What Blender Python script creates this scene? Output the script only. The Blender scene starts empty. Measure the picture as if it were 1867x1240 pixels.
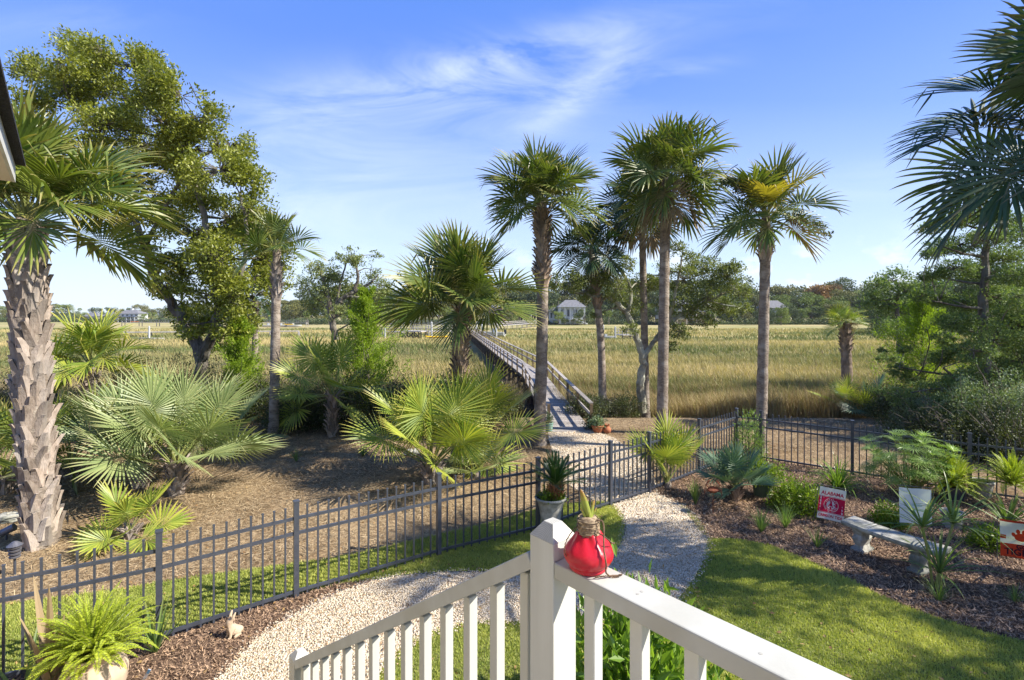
import bpy, math
import numpy as np
from mathutils import Vector, Matrix

# ---------------------------------------------------------------- camera, sky, sun, exposure
SC = bpy.context.scene
COL = SC.collection
FPX, CX, HZ, CAMZ = 933.0, 933.5, 575.0, 3.6      # focal length, centre, horizon in photo pixels; eye height in metres
cam_data = bpy.data.cameras.new('camera')
cam = bpy.data.objects.new('camera', cam_data)
COL.objects.link(cam)
cam.location = (0, 0, CAMZ)
cam.rotation_euler = (math.radians(90), 0, 0)
cam_data.sensor_width = 36.0
cam_data.lens = FPX / 1867.0 * 36.0
cam_data.shift_y = -45.0 / 1867.0
cam_data.clip_start = 0.05
cam_data.clip_end = 9000
SC.camera = cam
SUN_EL = math.radians(41)
SD = np.array([0.985, -0.17]); SD /= np.linalg.norm(SD)
S = Vector((SD[0]*math.cos(SUN_EL), SD[1]*math.cos(SUN_EL), math.sin(SUN_EL)))
sl = bpy.data.lights.new('sun', 'SUN')
sl.energy = 4.1
sl.angle = math.radians(0.5)
sl.color = (1.0, 0.93, 0.82)
so = bpy.data.objects.new('sun', sl)
COL.objects.link(so)
so.location = (40, 10, 40)
so.rotation_euler = S.to_track_quat('Z', 'Y').to_euler()
SC.view_settings.view_transform = 'Standard'
SC.view_settings.look = 'None'
SC.view_settings.exposure = 1.25
SC.view_settings.gamma = 1.0

def nd(nt, t, **kw):
    n = nt.nodes.new(t)
    for k, v in kw.items():
        if k.startswith('i_'):
            key = k[2:]
            key = int(key) if key.isdigit() else key.replace('_', ' ')
            n.inputs[key].default_value = v
        else:
            setattr(n, k, v)
    return n

def build_world():
    w = bpy.data.worlds.new('World')
    SC.world = w
    w.use_nodes = True
    nt = w.node_tree
    nt.nodes.clear()
    L = nt.links.new
    out = nd(nt, 'ShaderNodeOutputWorld')
    bg = nd(nt, 'ShaderNodeBackground', i_Strength=0.15)
    sky = nd(nt, 'ShaderNodeTexSky', sky_type='NISHITA')
    sky.sun_disc = False
    sky.sun_elevation = SUN_EL
    sky.sun_rotation = math.atan2(SD[0], SD[1])
    sky.air_density = 1.0
    sky.dust_density = 0.6
    sky.ozone_density = 2.2
    tc = nd(nt, 'ShaderNodeTexCoord')
    sep = nd(nt, 'ShaderNodeSeparateXYZ')
    L(tc.outputs['Generated'], sep.inputs[0])
    # clear autumn blue by elevation, mixed with the physical sky
    gr = nd(nt, 'ShaderNodeValToRGB'); e = gr.color_ramp.elements
    stops = [(0.0, (2.7, 3.2, 4.0)), (.10, (1.95, 2.7, 4.0)), (.25, (1.12, 1.82, 3.95)), (.45, (.52, 1.15, 3.65)), (.62, (.33, 1.0, 3.2)), (1.0, (.2, .65, 2.2))]
    while len(e) < len(stops): e.new(.5)
    for k, (p_, c) in enumerate(stops):
        e[k].position = p_; e[k].color = (*[x*.79/5.0 for x in c], 1)
    L(sep.outputs[2], gr.inputs[0])
    sc5 = nd(nt, 'ShaderNodeVectorMath', operation='SCALE'); sc5.inputs['Scale'].default_value = 5.0
    L(gr.outputs[0], sc5.inputs[0])
    tint = nd(nt, 'ShaderNodeMix', data_type='RGBA')
    tint.inputs[0].default_value = 0.12
    L(sc5.outputs[0], tint.inputs[6]); L(sky.outputs[0], tint.inputs[7])
    def M(op, a, b=None, clamp=False):
        n = nd(nt, 'ShaderNodeMath', operation=op)
        n.use_clamp = clamp
        for i, v in enumerate((a, b)):
            if v is None:
                continue
            if isinstance(v, (int, float)):
                n.inputs[i].default_value = v
            else:
                L(v, n.inputs[i])
        return n.outputs[0]
    dy = M('MAXIMUM', M('ABSOLUTE', sep.outputs[1]), 0.12)
    u = M('DIVIDE', sep.outputs[0], dy)
    v = M('DIVIDE', sep.outputs[2], dy)
    cmb = nd(nt, 'ShaderNodeCombineXYZ')
    L(u, cmb.inputs[0]); L(v, cmb.inputs[1])
    # streaky cirrus: noise stretched along a slanted direction
    mp = nd(nt, 'ShaderNodeMapping')
    mp.inputs['Rotation'].default_value = (0, 0, math.radians(-16))
    mp.inputs['Scale'].default_value = (1.3, 4.6, 1.0)
    L(cmb.outputs[0], mp.inputs[0])
    n1 = nd(nt, 'ShaderNodeTexNoise', i_Scale=2.0, i_Detail=9.0, i_Roughness=0.62, i_Distortion=0.9)
    L(mp.outputs[0], n1.inputs['Vector'])
    n2 = nd(nt, 'ShaderNodeTexNoise', i_Scale=1.9, i_Detail=3.0, i_Roughness=0.5, i_Distortion=0.3)
    L(cmb.outputs[0], n2.inputs['Vector'])
    def blob(cu, cv, ru, rv, ang, amp):
        c, s = math.cos(ang), math.sin(ang)
        du = M('SUBTRACT', u, cu); dv = M('SUBTRACT', v, cv)
        a = M('DIVIDE', M('ADD', M('MULTIPLY', du, c), M('MULTIPLY', dv, s)), ru)
        b = M('DIVIDE', M('SUBTRACT', M('MULTIPLY', dv, c), M('MULTIPLY', du, s)), rv)
        r2 = M('ADD', M('MULTIPLY', a, a), M('MULTIPLY', b, b))
        e = M('POWER', 2.718, M('MULTIPLY', r2, -1.0))
        return M('MULTIPLY', e, amp)
    q = lambda px, py: ((px-CX)/FPX, (HZ-py)/FPX)
    tot = None
    for (px, py, ru, rv, ang, amp) in [(780, 150, .26, .05, 0.22, .7), (900, 105, .22, .03, 0.28, .5), (1040, 185, .12, .035, 0.6, .7), (1130, 90, .07, .07, 0.9, .4),
                                       (1250, 128, .10, .018, 0.2, .6), (700, 260, .40, .10, 0.2, .5), (560, 170, .30, .06, .2, .45), (1580, 330, .10, .035, .1, .6), (1000, 115, .42, .075, .28, .55), (480, 390, .35, .12, .15, .55), (900, 370, .25, .05, .1, .45), (120, 40, .25, .03, .1, .3)]:
        cu, cv = q(px, py)
        b = blob(cu, cv, ru, rv, ang, amp)
        tot = b if tot is None else M('ADD', tot, b)
    nn = nd(nt, 'ShaderNodeMapRange', i_1=0.36, i_2=0.72)
    L(n1.outputs[0], nn.inputs[0])
    cir = M('MULTIPLY', M('MULTIPLY', tot, nn.outputs[0]), 0.46, True)
    # low cumulus and pale veil just above the horizon
    mp2 = nd(nt, 'ShaderNodeMapping')
    mp2.inputs['Scale'].default_value = (6.0, 11.0, 1.0)
    L(cmb.outputs[0], mp2.inputs[0])
    n3 = nd(nt, 'ShaderNodeTexNoise', i_Scale=1.2, i_Detail=6.0, i_Roughness=0.55)
    L(mp2.outputs[0], n3.inputs['Vector'])
    cum = nd(nt, 'ShaderNodeMapRange', i_1=0.52, i_2=0.60)
    L(n3.outputs[0], cum.inputs[0])
    band = blob(0.65, 0.085, 0.9, 0.055, 0.0, 1.0)
    cumul = M('MULTIPLY', M('MULTIPLY', cum.outputs[0], band), 0.75, True)
    veil = nd(nt, 'ShaderNodeMapRange', i_1=0.42, i_2=0.0, i_3=0.0, i_4=0.40)
    L(v, veil.inputs[0])
    vn = M('MULTIPLY', veil.outputs[0], M('ADD', M('MULTIPLY', n2.outputs[0], 0.7), 0.6))
    m1 = nd(nt, 'ShaderNodeMix', data_type='RGBA')
    L(tint.outputs[2], m1.inputs[6]); m1.inputs[7].default_value = VEIL_COL
    L(M('MULTIPLY', vn, 1.0, True), m1.inputs[0])
    m2 = nd(nt, 'ShaderNodeMix', data_type='RGBA')
    L(m1.outputs[2], m2.inputs[6]); m2.inputs[7].default_value = CLOUD_COL
    L(M('MAXIMUM', cir, cumul), m2.inputs[0])
    L(m2.outputs[2], bg.inputs[0])
    L(bg.outputs[0], out.inputs[0])



VEIL_COL = (2.9, 3.3, 3.8, 1)
CLOUD_COL = (3.2, 3.5, 3.8, 1)
build_world()

# ---------------------------------------------------------------- helpers
def P(px, py, d):                      # the point d metres away that shows at a photo pixel
    return np.array([(px-CX)/FPX*d, d, CAMZ + (HZ-py)/FPX*d])
def G(px, py, z=0.0):                  # the ground point that shows at a photo pixel
    d = (CAMZ-z)*FPX/(py-HZ)
    return np.array([(px-CX)/FPX*d, d, z])
def unit(v):
    v = np.asarray(v, float)
    return v/np.maximum(np.linalg.norm(v, axis=-1, keepdims=True), 1e-9)

class MB:                              # collects faces, links them as ONE mesh object
    def __init__(s):
        s.V = []; s.F = []; s.n = 0
    def add(s, V, F, mi=0, tint=0.5, tip=0.0):
        V = np.asarray(V, float).reshape(-1, 3)
        F = np.asarray(F, int)
        m = len(F)
        s.F.append((F+s.n, np.full(m, mi), np.broadcast_to(np.asarray(tint, float), (m,)).copy(), np.broadcast_to(np.asarray(tip, float), (m,)).copy()))
        s.V.append(V); s.n += len(V)
        return s
    def mesh(s, name, mats, smooth=False):
        me = bpy.data.meshes.new(name)
        V = np.concatenate(s.V) if s.V else np.zeros((0, 3))
        me.vertices.add(len(V)); me.vertices.foreach_set('co', V.astype(np.float32).ravel())
        lv = np.concatenate([f.ravel() for f, _, _, _ in s.F]).astype(np.int32)
        lt = np.concatenate([np.full(len(f), f.shape[1]) for f, _, _, _ in s.F]).astype(np.int32)
        ls = np.concatenate([[0], np.cumsum(lt)[:-1]]).astype(np.int32)
        me.loops.add(len(lv)); me.loops.foreach_set('vertex_index', lv)
        me.polygons.add(len(lt)); me.polygons.foreach_set('loop_start', ls)
        me.polygons.foreach_set('material_index', np.concatenate([m for _, m, _, _ in s.F]).astype(np.int32))
        me.polygons.foreach_set('use_smooth', np.full(len(lt), smooth))
        a = me.attributes.new('tint', 'FLOAT', 'FACE'); a.data.foreach_set('value', np.concatenate([t for _, _, t, _ in s.F]).astype(np.float32))
        a = me.attributes.new('tip', 'FLOAT', 'FACE'); a.data.foreach_set('value', np.concatenate([t for _, _, _, t in s.F]).astype(np.float32))
        if not isinstance(mats, (list, tuple)):
            mats = [mats]
        for m in mats:
            me.materials.append(m)
        me.update(calc_edges=True)
        return me
    def build(s, name, mats, parent=None, smooth=False, loc=(0, 0, 0), bevel=0):
        o = link(name, s.mesh(name, mats, smooth), parent, loc)
        if bevel:
            b = o.modifiers.new('bevel', 'BEVEL'); b.width = bevel; b.segments = 2; b.limit_method = 'ANGLE'
        return o

def link(name, data, parent=None, loc=(0, 0, 0), rot=(0, 0, 0), sc=1.0):
    o = bpy.data.objects.new(name, data)
    COL.objects.link(o)
    o.location = tuple(float(x) for x in loc); o.rotation_euler = rot
    o.scale = (sc, sc, sc) if isinstance(sc, (int, float)) else sc
    if parent is not None:
        o.parent = parent
    return o
def tag(o, label, cat, group=None):
    o['label'] = label; o['category'] = cat
    if group:
        o['group'] = group
    return o
def thing(name, label, cat, loc=(0, 0, 0), rz=0.0, group=None):
    return tag(link(name, None, None, loc, (0, 0, rz)), label, cat, group)
def kind(o, k='structure'):
    o['kind'] = k
    return o
def dup(root, loc, rz=0.0, sc=1.0, label=None):
    r = root.copy(); COL.objects.link(r)
    r.location = tuple(float(x) for x in loc); r.rotation_euler = (0, 0, rz); r.scale = (sc, sc, sc)
    if label:
        r['label'] = label
    for ch in list(root.children):
        c = ch.copy(); COL.objects.link(c); c.parent = r
        for g in list(ch.children):
            d = g.copy(); COL.objects.link(d); d.parent = c
    return r

BOXF = np.array([[0, 3, 2, 1], [4, 5, 6, 7], [0, 1, 5, 4], [1, 2, 6, 5], [2, 3, 7, 6], [3, 0, 4, 7]])
def box(mb, c, size, R=None, mi=0, tint=.5):
    sx, sy, sz = [q/2 for q in size]
    V = np.array([[-sx, -sy, -sz], [sx, -sy, -sz], [sx, sy, -sz], [-sx, sy, -sz], [-sx, -sy, sz], [sx, -sy, sz], [sx, sy, sz], [-sx, sy, sz]])
    if R is not None:
        V = V @ np.asarray(R).T
    mb.add(V+np.asarray(c), BOXF, mi, tint)
def beam(mb, p0, p1, w, h, mi=0, tint=.5, ext=0.0):  # bar from p0 to p1, w wide sideways, h high
    p0 = np.asarray(p0, float); p1 = np.asarray(p1, float)
    d = unit(p1-p0); p0 = p0-d*ext; p1 = p1+d*ext
    up = np.array([0, 0, 1.0]) if abs(d[2]) < .95 else np.array([0, 1.0, 0])
    s_ = unit(np.cross(d, up)); u_ = np.cross(s_, d)
    V = [p + s_*a*w/2 + u_*b*h/2 for p in (p0, p1) for a, b in ((-1, -1), (1, -1), (1, 1), (-1, 1))]
    mb.add(V, [[0, 3, 2, 1], [4, 5, 6, 7], [0, 1, 5, 4], [1, 2, 6, 5], [2, 3, 7, 6], [3, 0, 4, 7]], mi, tint)
def rz(a):
    c, s = math.cos(a), math.sin(a)
    return np.array([[c, -s, 0], [s, c, 0], [0, 0, 1.0]])
def smoothline(pts, n):
    pts = np.asarray(pts, float); k = len(pts)
    if k < 3:
        t = np.linspace(0, 1, n)[:, None]
        return pts[0]*(1-t)+pts[-1]*t
    t = np.linspace(0, k-1-1e-6, n); i = t.astype(int); f = (t-i)[:, None]
    g = lambda j: pts[np.clip(j, 0, k-1)]
    a, b, c, d = g(i-1), g(i), g(i+1), g(i+2)
    return .5*((2*b)+(-a+c)*f+(2*a-5*b+4*c-d)*f**2+(-a+3*b-3*c+d)*f**3)
def tube(mb, pts, radii, n=6, mi=0, tint=.5, wob=0.0, rng=None):
    pts = np.asarray(pts, float); m = len(pts)
    radii = np.broadcast_to(np.asarray(radii, float), (m,))
    T = unit(np.gradient(pts, axis=0))
    ref = np.array([0.31, 0.2, 0.93]) if abs(T[0][2]) < .8 else np.array([1.0, .1, 0])
    A = unit(np.cross(T, ref)); B = np.cross(T, A)
    an = np.linspace(0, 2*math.pi, n, endpoint=False)
    r = radii[:, None]*np.ones(n)[None]
    if wob and rng is not None:
        r = r*(1+wob*rng.normal(size=(m, n)))
    V = pts[:, None]+r[..., None]*(np.cos(an)[None, :, None]*A[:, None]+np.sin(an)[None, :, None]*B[:, None])
    V = V.reshape(-1, 3)
    i = np.arange(m-1)[:, None]*n; j = np.arange(n)[None]; j2 = (j+1) % n
    F = np.stack([i+j, i+j2, i+n+j2, i+n+j], -1).reshape(-1, 4)
    mb.add(V, F, mi, tint)
    mb.add(np.vstack([V[-n:]]), [list(range(n))], mi, tint)
def lathe(mb, prof, n=24, c=(0, 0, 0), mi=0, tint=.5, sq=1.0):
    prof = np.asarray(prof, float)
    an = np.linspace(0, 2*math.pi, n, endpoint=False)
    V = np.stack([prof[:, 0:1]*np.cos(an)[None], prof[:, 0:1]*np.sin(an)[None]*sq, prof[:, 1:2]*np.ones(n)[None]], -1).reshape(-1, 3)+np.asarray(c)
    m = len(prof)
    i = np.arange(m-1)[:, None]*n; j = np.arange(n)[None]; j2 = (j+1) % n
    F = np.stack([i+j, i+j2, i+n+j2, i+n+j], -1).reshape(-1, 4)
    mb.add(V, F, mi, tint)
def cards(mb, Pp, D, Nn, L, W, mi=0, tint=.5, tip=0.0):   # many pointed leaves
    Pp = np.asarray(Pp); n = len(Pp)
    D = unit(D); Sd = unit(np.cross(D, Nn)); L = np.broadcast_to(L, (n,))[:, None]; W = np.broadcast_to(W, (n,))[:, None]
    Nn = np.cross(Sd, D)
    V = np.stack([Pp, Pp+D*L*.45-Sd*W*.5+Nn*L*.06, Pp+D*L, Pp+D*L*.45+Sd*W*.5+Nn*L*.06], 1).reshape(-1, 3)
    F = np.arange(n*4).reshape(n, 4)
    mb.add(V, F, mi, tint, tip)
def blades(mb, Pp, D, L, W, bend, mi=0, tint=.5, rng=None):   # grass blades: two quads and a tip
    n = len(Pp); D = unit(D)
    L = np.broadcast_to(L, (n,))[:, None]; W = np.broadcast_to(W, (n,))[:, None]; bend = np.broadcast_to(bend, (n,))[:, None]
    hz = D.copy(); hz[:, 2] = 0; hz = unit(hz+1e-4)
    a = rng.uniform(0, 2*math.pi, n); Sd = np.stack([np.cos(a), np.sin(a), np.zeros(n)], 1)
    p1 = Pp+D*L*.5
    d2 = unit(D*(1-bend)+hz*bend+np.array([0, 0, -.25])*bend)
    p2 = p1+d2*L*.5
    V = np.stack([Pp-Sd*W/2, Pp+Sd*W/2, p1+Sd*W*.42, p1-Sd*W*.42, p2], 1).reshape(-1, 3)
    b = np.arange(n)[:, None]*5
    t = np.broadcast_to(np.asarray(tint, float), (n,)).copy()
    mb.add(V, b+np.array([[0, 1, 2, 3]]), mi, t, 0.3)
    mb.F.append((b+np.array([[3, 2, 4]])+mb.n-len(V), np.full(n, mi), t, np.full(n, .9)))
def inpoly(x, y, poly):
    poly = np.asarray(poly)[:, :2]; c = np.zeros(len(x), bool); j = len(poly)-1
    for i in range(len(poly)):
        xi, yi = poly[i]; xj, yj = poly[j]
        c ^= ((yi > y) != (yj > y)) & (x < (xj-xi)*(y-yi)/(yj-yi+1e-12)+xi)
        j = i
    return c
def scatter(poly, dens, rng, z=0.0):
    poly = np.asarray(poly)[:, :2]; lo, hi = poly.min(0), poly.max(0)
    n = int((hi-lo).prod()*dens)
    x = rng.uniform(lo[0], hi[0], n); y = rng.uniform(lo[1], hi[1], n)
    m = inpoly(x, y, poly)
    return np.stack([x[m], y[m], np.full(m.sum(), z)], 1)
def infront(p, margin=1.12):            # keep what the view or a step beside it could show
    return (np.abs(p[:, 0]) < p[:, 1]*margin+1.5) & (p[:, 1] > 2.6)
def sn(x, y, s=1.0, seed=0):            # cheap smooth noise 0..1
    r = np.random.default_rng(seed); v = 0; a = 0
    for k in range(7):
        f = s*1.55**k; th = r.uniform(0, 6.28); ph = r.uniform(0, 6.28); w = 1/1.25**k
        v = v+w*np.sin(f*(x*math.cos(th)+y*math.sin(th))+ph+1.7*np.sin(f*.6*(y*math.cos(th)-x*math.sin(th))+ph*2)); a += w
    return .5+.5*v/a*1.7
def rdir(rng, n, up=0.0):
    v = rng.normal(size=(n, 3)); v[:, 2] += up
    return unit(v)

# ---------------------------------------------------------------- materials
def mat(name, c1, c2=None, c3=None, rough=.8, scale=6, detail=4, bump=.15, bscale=None, stretch=(1, 1, 1), spec=.3, metal=0.0, lo=.35, hi=.65, attr=0.0, coat=0.0, bdist=.02):
    m = bpy.data.materials.new(name); m.use_nodes = True
    nt = m.node_tree; L = nt.links.new
    b = nt.nodes['Principled BSDF']
    b.inputs['Roughness'].default_value = rough
    b.inputs['Specular IOR Level'].default_value = spec
    b.inputs['Metallic'].default_value = metal
    if coat:
        b.inputs['Coat Weight'].default_value = coat
    tc = nd(nt, 'ShaderNodeTexCoord'); mp = nd(nt, 'ShaderNodeMapping')
    mp.inputs['Scale'].default_value = stretch
    L(tc.outputs['Object'], mp.inputs[0])
    no = nd(nt, 'ShaderNodeTexNoise', i_Scale=scale, i_Detail=detail, i_Roughness=.6)
    L(mp.outputs[0], no.inputs['Vector'])
    c2 = c2 or tuple(x*.75 for x in c1)
    mr = nd(nt, 'ShaderNodeMapRange', i_1=lo, i_2=hi)
    L(no.outputs[0], mr.inputs[0])
    mx = nd(nt, 'ShaderNodeMix', data_type='RGBA')
    mx.inputs[6].default_value = (*c1, 1); mx.inputs[7].default_value = (*c2, 1)
    L(mr.outputs[0], mx.inputs[0]); cur = mx.outputs[2]
    if c3:
        n2 = nd(nt, 'ShaderNodeTexNoise', i_Scale=scale*.23, i_Detail=3.0)
        L(mp.outputs[0], n2.inputs['Vector'])
        m2 = nd(nt, 'ShaderNodeMapRange', i_1=.45, i_2=.65); L(n2.outputs[0], m2.inputs[0])
        x2 = nd(nt, 'ShaderNodeMix', data_type='RGBA'); x2.inputs[7].default_value = (*c3, 1)
        L(cur, x2.inputs[6]); L(m2.outputs[0], x2.inputs[0]); cur = x2.outputs[2]
    if attr:
        at = nd(nt, 'ShaderNodeAttribute', attribute_name='tint')
        ml = nd(nt, 'ShaderNodeMapRange', i_3=1-attr, i_4=1+attr); L(at.outputs['Fac'], ml.inputs[0])
        x3 = nd(nt, 'ShaderNodeVectorMath', operation='SCALE'); L(cur, x3.inputs[0]); L(ml.outputs[0], x3.inputs['Scale']); cur = x3.outputs[0]
    L(cur, b.inputs['Base Color'])
    if bump:
        n3 = nd(nt, 'ShaderNodeTexNoise', i_Scale=bscale or scale*2.5, i_Detail=6.0, i_Roughness=.65)
        L(mp.outputs[0], n3.inputs['Vector'])
        bp = nd(nt, 'ShaderNodeBump', i_Strength=bump, i_Distance=bdist)
        L(n3.outputs[0], bp.inputs['Height']); L(bp.outputs[0], b.inputs['Normal'])
    return m

def leafmat(name, c1, c2, tipc=None, tr=.3, rough=.45, tipamt=.6, spec=.4, ow=.5):
    m = bpy.data.materials.new(name); m.use_nodes = True
    nt = m.node_tree; L = nt.links.new
    b = nt.nodes['Principled BSDF']; out = nt.nodes['Material Output']
    b.inputs['Roughness'].default_value = rough; b.inputs['Specular IOR Level'].default_value = spec
    at = nd(nt, 'ShaderNodeAttribute', attribute_name='tint'); oi = nd(nt, 'ShaderNodeObjectInfo')
    a1 = nd(nt, 'ShaderNodeMath', operation='MULTIPLY'); L(at.outputs['Fac'], a1.inputs[0]); a1.inputs[1].default_value = 1-ow
    a2 = nd(nt, 'ShaderNodeMath', operation='MULTIPLY_ADD'); L(oi.outputs['Random'], a2.inputs[0]); a2.inputs[1].default_value = ow; L(a1.outputs[0], a2.inputs[2])
    mx = nd(nt, 'ShaderNodeMix', data_type='RGBA'); mx.inputs[6].default_value = (*c1, 1); mx.inputs[7].default_value = (*c2, 1)
    L(a2.outputs[0], mx.inputs[0]); cur = mx.outputs[2]
    if tipc:
        tp = nd(nt, 'ShaderNodeAttribute', attribute_name='tip')
        mr = nd(nt, 'ShaderNodeMapRange', i_1=.72, i_2=1.02, i_3=0, i_4=tipamt); L(tp.outputs['Fac'], mr.inputs[0])
        x2 = nd(nt, 'ShaderNodeMix', data_type='RGBA'); x2.inputs[7].default_value = (*tipc, 1)
        L(cur, x2.inputs[6]); L(mr.outputs[0], x2.inputs[0]); cur = x2.outputs[2]
    L(cur, b.inputs['Base Color'])
    if tr:
        t = nd(nt, 'ShaderNodeBsdfTranslucent')
        g = nd(nt, 'ShaderNodeMix', data_type='RGBA', blend_type='MULTIPLY'); g.inputs[0].default_value = 1; g.inputs[7].default_value = (1.25, 1.3, .6, 1)
        L(cur, g.inputs[6]); L(g.outputs[2], t.inputs[0])
        ms = nd(nt, 'ShaderNodeMixShader'); ms.inputs[0].default_value = tr
        L(b.outputs[0], ms.inputs[1]); L(t.outputs[0], ms.inputs[2]); L(ms.outputs[0], out.inputs[0])
    return m

MT = {}
MT['white'] = mat('painted_wood', (.60, .61, .57), (.54, .545, .505), (.50, .495, .44), rough=.5, scale=16, detail=8, bump=.16, bscale=36, stretch=(1, 1, .10), spec=.35, bdist=.004)
MT['whitetop'] = mat('painted_wood_cap', (.53, .54, .505), (.47, .475, .435), (.42, .415, .36), rough=.55, scale=12, detail=9, bump=.16, bscale=50, spec=.3, bdist=.004)
MT['black'] = mat('black_metal', (.060, .068, .088), (.042, .048, .064), rough=.35, scale=9, bump=.04, spec=.6)
MT['dockwood'] = mat('weathered_wood', (.37, .34, .31), (.24, .215, .19), rough=.8, scale=9, bump=.3, stretch=(3, .6, 3), attr=.25)
MT['dockpost'] = mat('post_wood', (.24, .17, .09), (.17, .12, .07), rough=.8, scale=9, bump=.3, stretch=(3, 3, .5))
MT['piling'] = mat('piling_wood', (.09, .075, .06), (.05, .04, .035), rough=.9, scale=6, bump=.4)
MT['trunk'] = mat('palm_trunk_bark', (.30, .245, .19), (.15, .12, .095), (.37, .32, .26), rough=.9, scale=13, detail=8, bump=1.0, bscale=18, stretch=(1.0, 1.0, 1.9), bdist=.03)
MT['boot'] = mat('palm_leaf_bases', (.40, .33, .27), (.23, .18, .14), (.31, .275, .24), rough=.9, scale=9, detail=8, bump=.7, bscale=26, stretch=(2, 2, .6), attr=.45)
MT['bootdark'] = mat('palm_leaf_bases_dark', (0.24, 0.18, 0.128), (0.128, 0.0975, 0.075), (0.36, 0.27, 0.195), rough=.9, scale=9, bump=.5, stretch=(2, 2, .6), attr=.3)
MT['bark'] = mat('oak_bark', (0.13, 0.111, 0.0845), (0.0715, 0.0598, 0.0494), (0.208, 0.195, 0.156), rough=.95, scale=8, bump=.9, bscale=14, stretch=(1.6, 1.6, .5), bdist=.03)
MT['lichen'] = mat('lichen_bark', (0.312, 0.299, 0.221), (0.156, 0.143, 0.111), (0.39, 0.403, 0.325), rough=.95, scale=6, bump=.7, bscale=14)
MT['twig'] = mat('grey_twigs', (.22, .19, .15), (.11, .09, .07), rough=.9, scale=5, bump=.2)
MT['frond'] = leafmat('palm_frond', (.040, .085, .016), (.20, .245, .045), (.40, .31, .11), tr=.24, rough=.42, spec=.55, ow=.3)
MT['frondnear'] = leafmat('palm_frond_near', (.045, .10, .016), (.24, .28, .045), (.46, .34, .12), tr=.26, rough=.42, spec=.5, ow=.3)
MT['frondlight'] = leafmat('palmetto_frond_pale', (.14, .21, .07), (.40, .45, .19), (.48, .42, .22), tr=.28, rough=.45, spec=.5, ow=.3)
MT['frondyellow'] = leafmat('palmetto_frond_yellow', (.11, .20, .025), (.44, .47, .07), (.58, .44, .12), tr=.3, rough=.45, spec=.5, ow=.3)
MT['frondgold'] = leafmat('ageing_frond', (.34, .30, .03), (.44, .36, .05), (.4, .25, .06), tr=.3, rough=.5)
MT['frondblue'] = leafmat('blue_fan_frond', (.05, .115, .06), (.15, .235, .14), (.25, .28, .15), tr=.2, rough=.45, spec=.5, ow=.3)
MT['fronddark'] = leafmat('shaded_frond', (0.0207, 0.0517, 0.0253), (0.0517, 0.0978, 0.0345), (0.207, 0.161, 0.069), tr=.14, rough=.42, spec=.4)  # darkened copy of the frond greens, with crown shade put into the colour
MT['dead'] = leafmat('dead_frond', (.24, .17, .09), (.34, .26, .15), None, tr=.1, rough=.8)
MT['stem'] = mat('petiole_green', (.16, .21, .05), (.24, .24, .08), rough=.45, scale=4, bump=.05)
MT['oakleaf'] = leafmat('oak_leaves', (.085, .12, .014), (.34, .36, .05), None, tr=.36, rough=.42, ow=.1, spec=.45)
MT['oakleafgrey'] = leafmat('oak_leaves_grey', (.10, .14, .035), (.30, .33, .11), None, tr=.33, rough=.5, ow=.1)
MT['cedar'] = leafmat('cedar_foliage', (.065, .125, .04), (.24, .31, .09), None, tr=.32, rough=.6, ow=.1)
MT['juniper'] = leafmat('juniper_foliage', (.15, .25, .018), (.34, .44, .04), None, tr=.4, rough=.6, ow=.1)
MT['silver'] = leafmat('silvery_leaves', (.10, .16, .075), (.30, .37, .21), None, tr=.25, rough=.5, ow=.1)
MT['darkbush'] = leafmat('dark_shrub_leaves', (.03, .05, .014), (.12, .14, .04), None, tr=.2, rough=.5, ow=.1)
MT['bush'] = leafmat('bright_shrub_leaves', (.09, .16, .015), (.24, .33, .03), None, tr=.42, rough=.4, ow=.1)
MT['fern'] = leafmat('fern_leaves', (.24, .34, .02), (.50, .56, .05), None, tr=.35, rough=.5, ow=.2)
MT['strap'] = leafmat('strap_leaves', (.09, .17, .04), (.22, .30, .09), (.35, .32, .14), tr=.38, rough=.4, ow=.2)
MT['papyrus'] = leafmat('umbrella_sedge', (.14, .24, .04), (.30, .42, .14), None, tr=.42, rough=.4, ow=.2)
MT['reed'] = leafmat('brown_reeds', (.17, .11, .05), (.44, .33, .17), None, tr=.2, rough=.7, ow=0)
MT['glossy'] = leafmat('glossy_leaves', (.09, .18, .02), (.28, .42, .06), None, tr=.42, rough=.3, ow=.1, spec=.6)
MT['grass'] = leafmat('grass_blades', (.22, .29, .05), (.58, .59, .16), (.55, .5, .2), tr=.3, rough=.55, ow=0, tipamt=.4)
MT['marsh'] = leafmat('marsh_grass', (.135, .165, .05), (.50, .405, .185), None, tr=.25, rough=.7, ow=0)
MT['far1'] = leafmat('far_leaves_dark', (.05, .08, .03), (.115, .15, .05), None, tr=.15, rough=.7, ow=.45)
MT['far2'] = leafmat('far_leaves_olive', (.10, .115, .03), (.22, .21, .06), None, tr=.15, rough=.7, ow=.45)
MT['far3'] = leafmat('far_leaves_rust', (.26, .15, .05), (.34, .20, .06), None, tr=.15, rough=.7, ow=.4)
MT['far4'] = leafmat('far_leaves_bright', (.12, .18, .03), (.24, .28, .07), None, tr=.2, rough=.7, ow=.4)
MT['fartrunk'] = mat('far_trunk', (.2, .17, .13), (.13, .11, .09), scale=1, bump=0)
MT['concrete'] = mat('old_concrete', (.46, .45, .40), (.24, .235, .20), (.15, .16, .13), rough=.95, scale=11, detail=9, bump=.6, bscale=30, bdist=.01)
MT['terracotta'] = mat('terracotta', (.42, .16, .075), (.34, .12, .06), rough=.8, scale=8, bump=.2, bdist=.005)
MT['redwax'] = mat('red_wax', (.60, .012, .028), (.42, .008, .02), rough=.36, scale=9, bump=.5, bscale=14, spec=.45, coat=.1, bdist=.006)
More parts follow.
